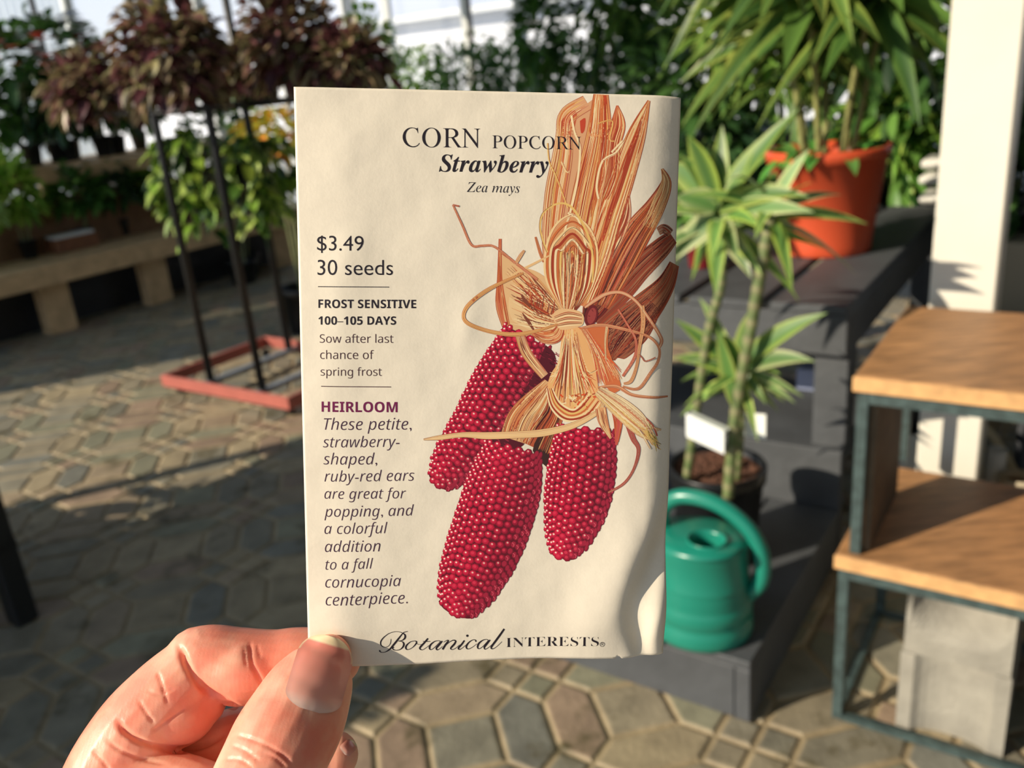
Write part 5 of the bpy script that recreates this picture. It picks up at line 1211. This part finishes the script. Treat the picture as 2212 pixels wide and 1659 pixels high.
hkn = [(1190, 682), (1206, 668), (1236, 668), (1258, 678), (1258, 700), (1240, 708), (1212, 712), (1200, 700)]
bw.poly(hkn, lin((226, 182, 132)), 39, 4)
for k in range(9): bw.stroke([(1196 + k, 684 + k * 2.8), (1226, 674 + k * 3.6), (1256, 680 + k * 2.6)], [1, 1.8, 1], [RUST, BRN, PALE][k % 3], 39.4 + k * 0.03)
bw.disc(1276, 682, 14, 24, 0.25, lin((110, 36, 38)), 34.5, 16); bw.disc(1277, 682, 9, 18, 0.25, lin((158, 66, 62)), 34.8, 14)
def strand(p, w, c, l, edge=RUST):
    bw.stroke(p, [x + 1.6 for x in w] if isinstance(w, list) else w + 1.6, mixc(c, edge, 0.75), l); bw.stroke(p, w, c, l + 0.9)
    for k in range(3):
        o = rr(-0.3, 0.3); ww = (w if isinstance(w, list) else [w] * len(p)); bw.stroke([(x, y + o * q) for (x, y), q in zip(p, ww)], 0.8, mixc(c, random.choice([RUST, PALE]), 0.6), l + 1.8)
strand([(915, 948), (950, 944), (1000, 938), (1050, 940), (1110, 938), (1170, 934), (1225, 922), (1262, 906), (1296, 884), (1300, 868)], [2, 9, 10, 14, 14, 15, 13, 11, 8, 4], lin((230, 190, 136)), 41, BRN)
strand([(1130, 590), (1060, 622), (1014, 656), (1001, 682), (1014, 700), (1060, 716), (1112, 722), (1160, 714), (1204, 700)], [3, 7, 7, 6, 7, 7, 8, 6, 3], lin((222, 168, 104)), 40)
strand([(978, 443), (998, 486), (1018, 529), (1040, 531), (1062, 531), (1082, 543), (1110, 566), (1160, 604)], [2, 3, 3.4, 3.4, 3.4, 3.4, 4, 4], lin((216, 140, 104)), 40.5)
strand([(978, 443), (992, 446)], 2, lin((200, 110, 90)), 40.6)
strand([(1112, 572), (1124, 552), (1132, 541)], [5, 6, 3], lin((220, 170, 120)), 40)
strand([(1156, 512), (1166, 546), (1174, 566)], [3, 5, 4], lin((206, 130, 84)), 12)
strand([(1262, 664), (1284, 648), (1310, 634), (1342, 632), (1372, 650), (1398, 684), (1424, 722), (1430, 738), (1424, 752)], [4, 8, 7, 6, 6, 6, 6, 7, 4], lin((210, 140, 104)), 42)
strand([(1386, 660), (1388, 700), (1380, 750), (1374, 790), (1362, 822), (1346, 828)], [9, 9, 6, 5, 6, 3], lin((220, 160, 110)), 42.6)
strand([(1256, 708), (1300, 702), (1360, 714), (1402, 728), (1424, 752), (1422, 780), (1404, 806), (1384, 834), (1368, 840), (1344, 834)], [4, 6, 5, 4, 4, 5, 5, 5, 4, 3], lin((216, 150, 108)), 42.2)
strand([(1310, 705), (1306, 740), (1308, 780)], [5, 3, 2], lin((232, 200, 150)), 42.3)
strand([(1334, 668), (1356, 704), (1372, 734), (1370, 770), (1344, 812)], [3, 3, 4, 5, 4], lin((210, 120, 96)), 42.1)
strand([(1378, 764), (1386, 772), (1394, 780), (1416, 772)], [1.4, 1.4, 1.4, 1.2], lin((190, 120, 100)), 42)
strand([(1290, 836), (1330, 834), (1364, 852), (1410, 858), (1446, 858)], [3, 6, 5, 4, 2], lin((222, 160, 116)), 43)
for k in range(11):
    f = k / 10; strand([(1284 + 12 * f, 850 - 14 * f), (1330 + 14 * f, 896 - 34 * f), (1376 + 10 * f, 936 - 40 * f), (1404 + 26 * rr(0, 1), 944 + rr(-18, 30))], [3, rr(4, 7), rr(3, 6), 2], random.choice([PALE, CREAM, YEL, lin((220, 150, 110))]), 43.2 + f)
for k in range(9): bw.stroke([(1390 + rr(-6, 12), 920 + rr(-6, 10)), (1412 + rr(-8, 10), 944 + rr(-8, 10)), (1424 + rr(-8, 12), 966 + rr(-18, 12))], [3, 3, 1.2], random.choice([GRN, BRN, YEL, lin((150, 120, 60))]), 44.5)
strand([(1358, 884), (1384, 896), (1410, 920), (1420, 942)], [2, 3, 3, 2], lin((196, 110, 90)), 43)
strand([(1356, 916), (1366, 946), (1378, 970), (1368, 1010), (1346, 1042), (1312, 1062)], [12, 10, 7, 4, 4, 3], lin((176, 90, 80)), 33)
ribbon(bw, [(1296, 880), (1302, 910), (1318, 946)], [22, 20, 4], lin((220, 160, 110)), [RUST, CREAM, BRN], 44, 10, 58)
ribbon(bw, [(1326, 880), (1334, 910), (1330, 960)], [16, 18, 5], lin((196, 84, 74)), [RUST, PNK, ORG], 33.2, 10, 59)
bw.build('printed_bow', ink, 'cream and rust raffia bow with loose strands printed over the ears')
random.seed(101)
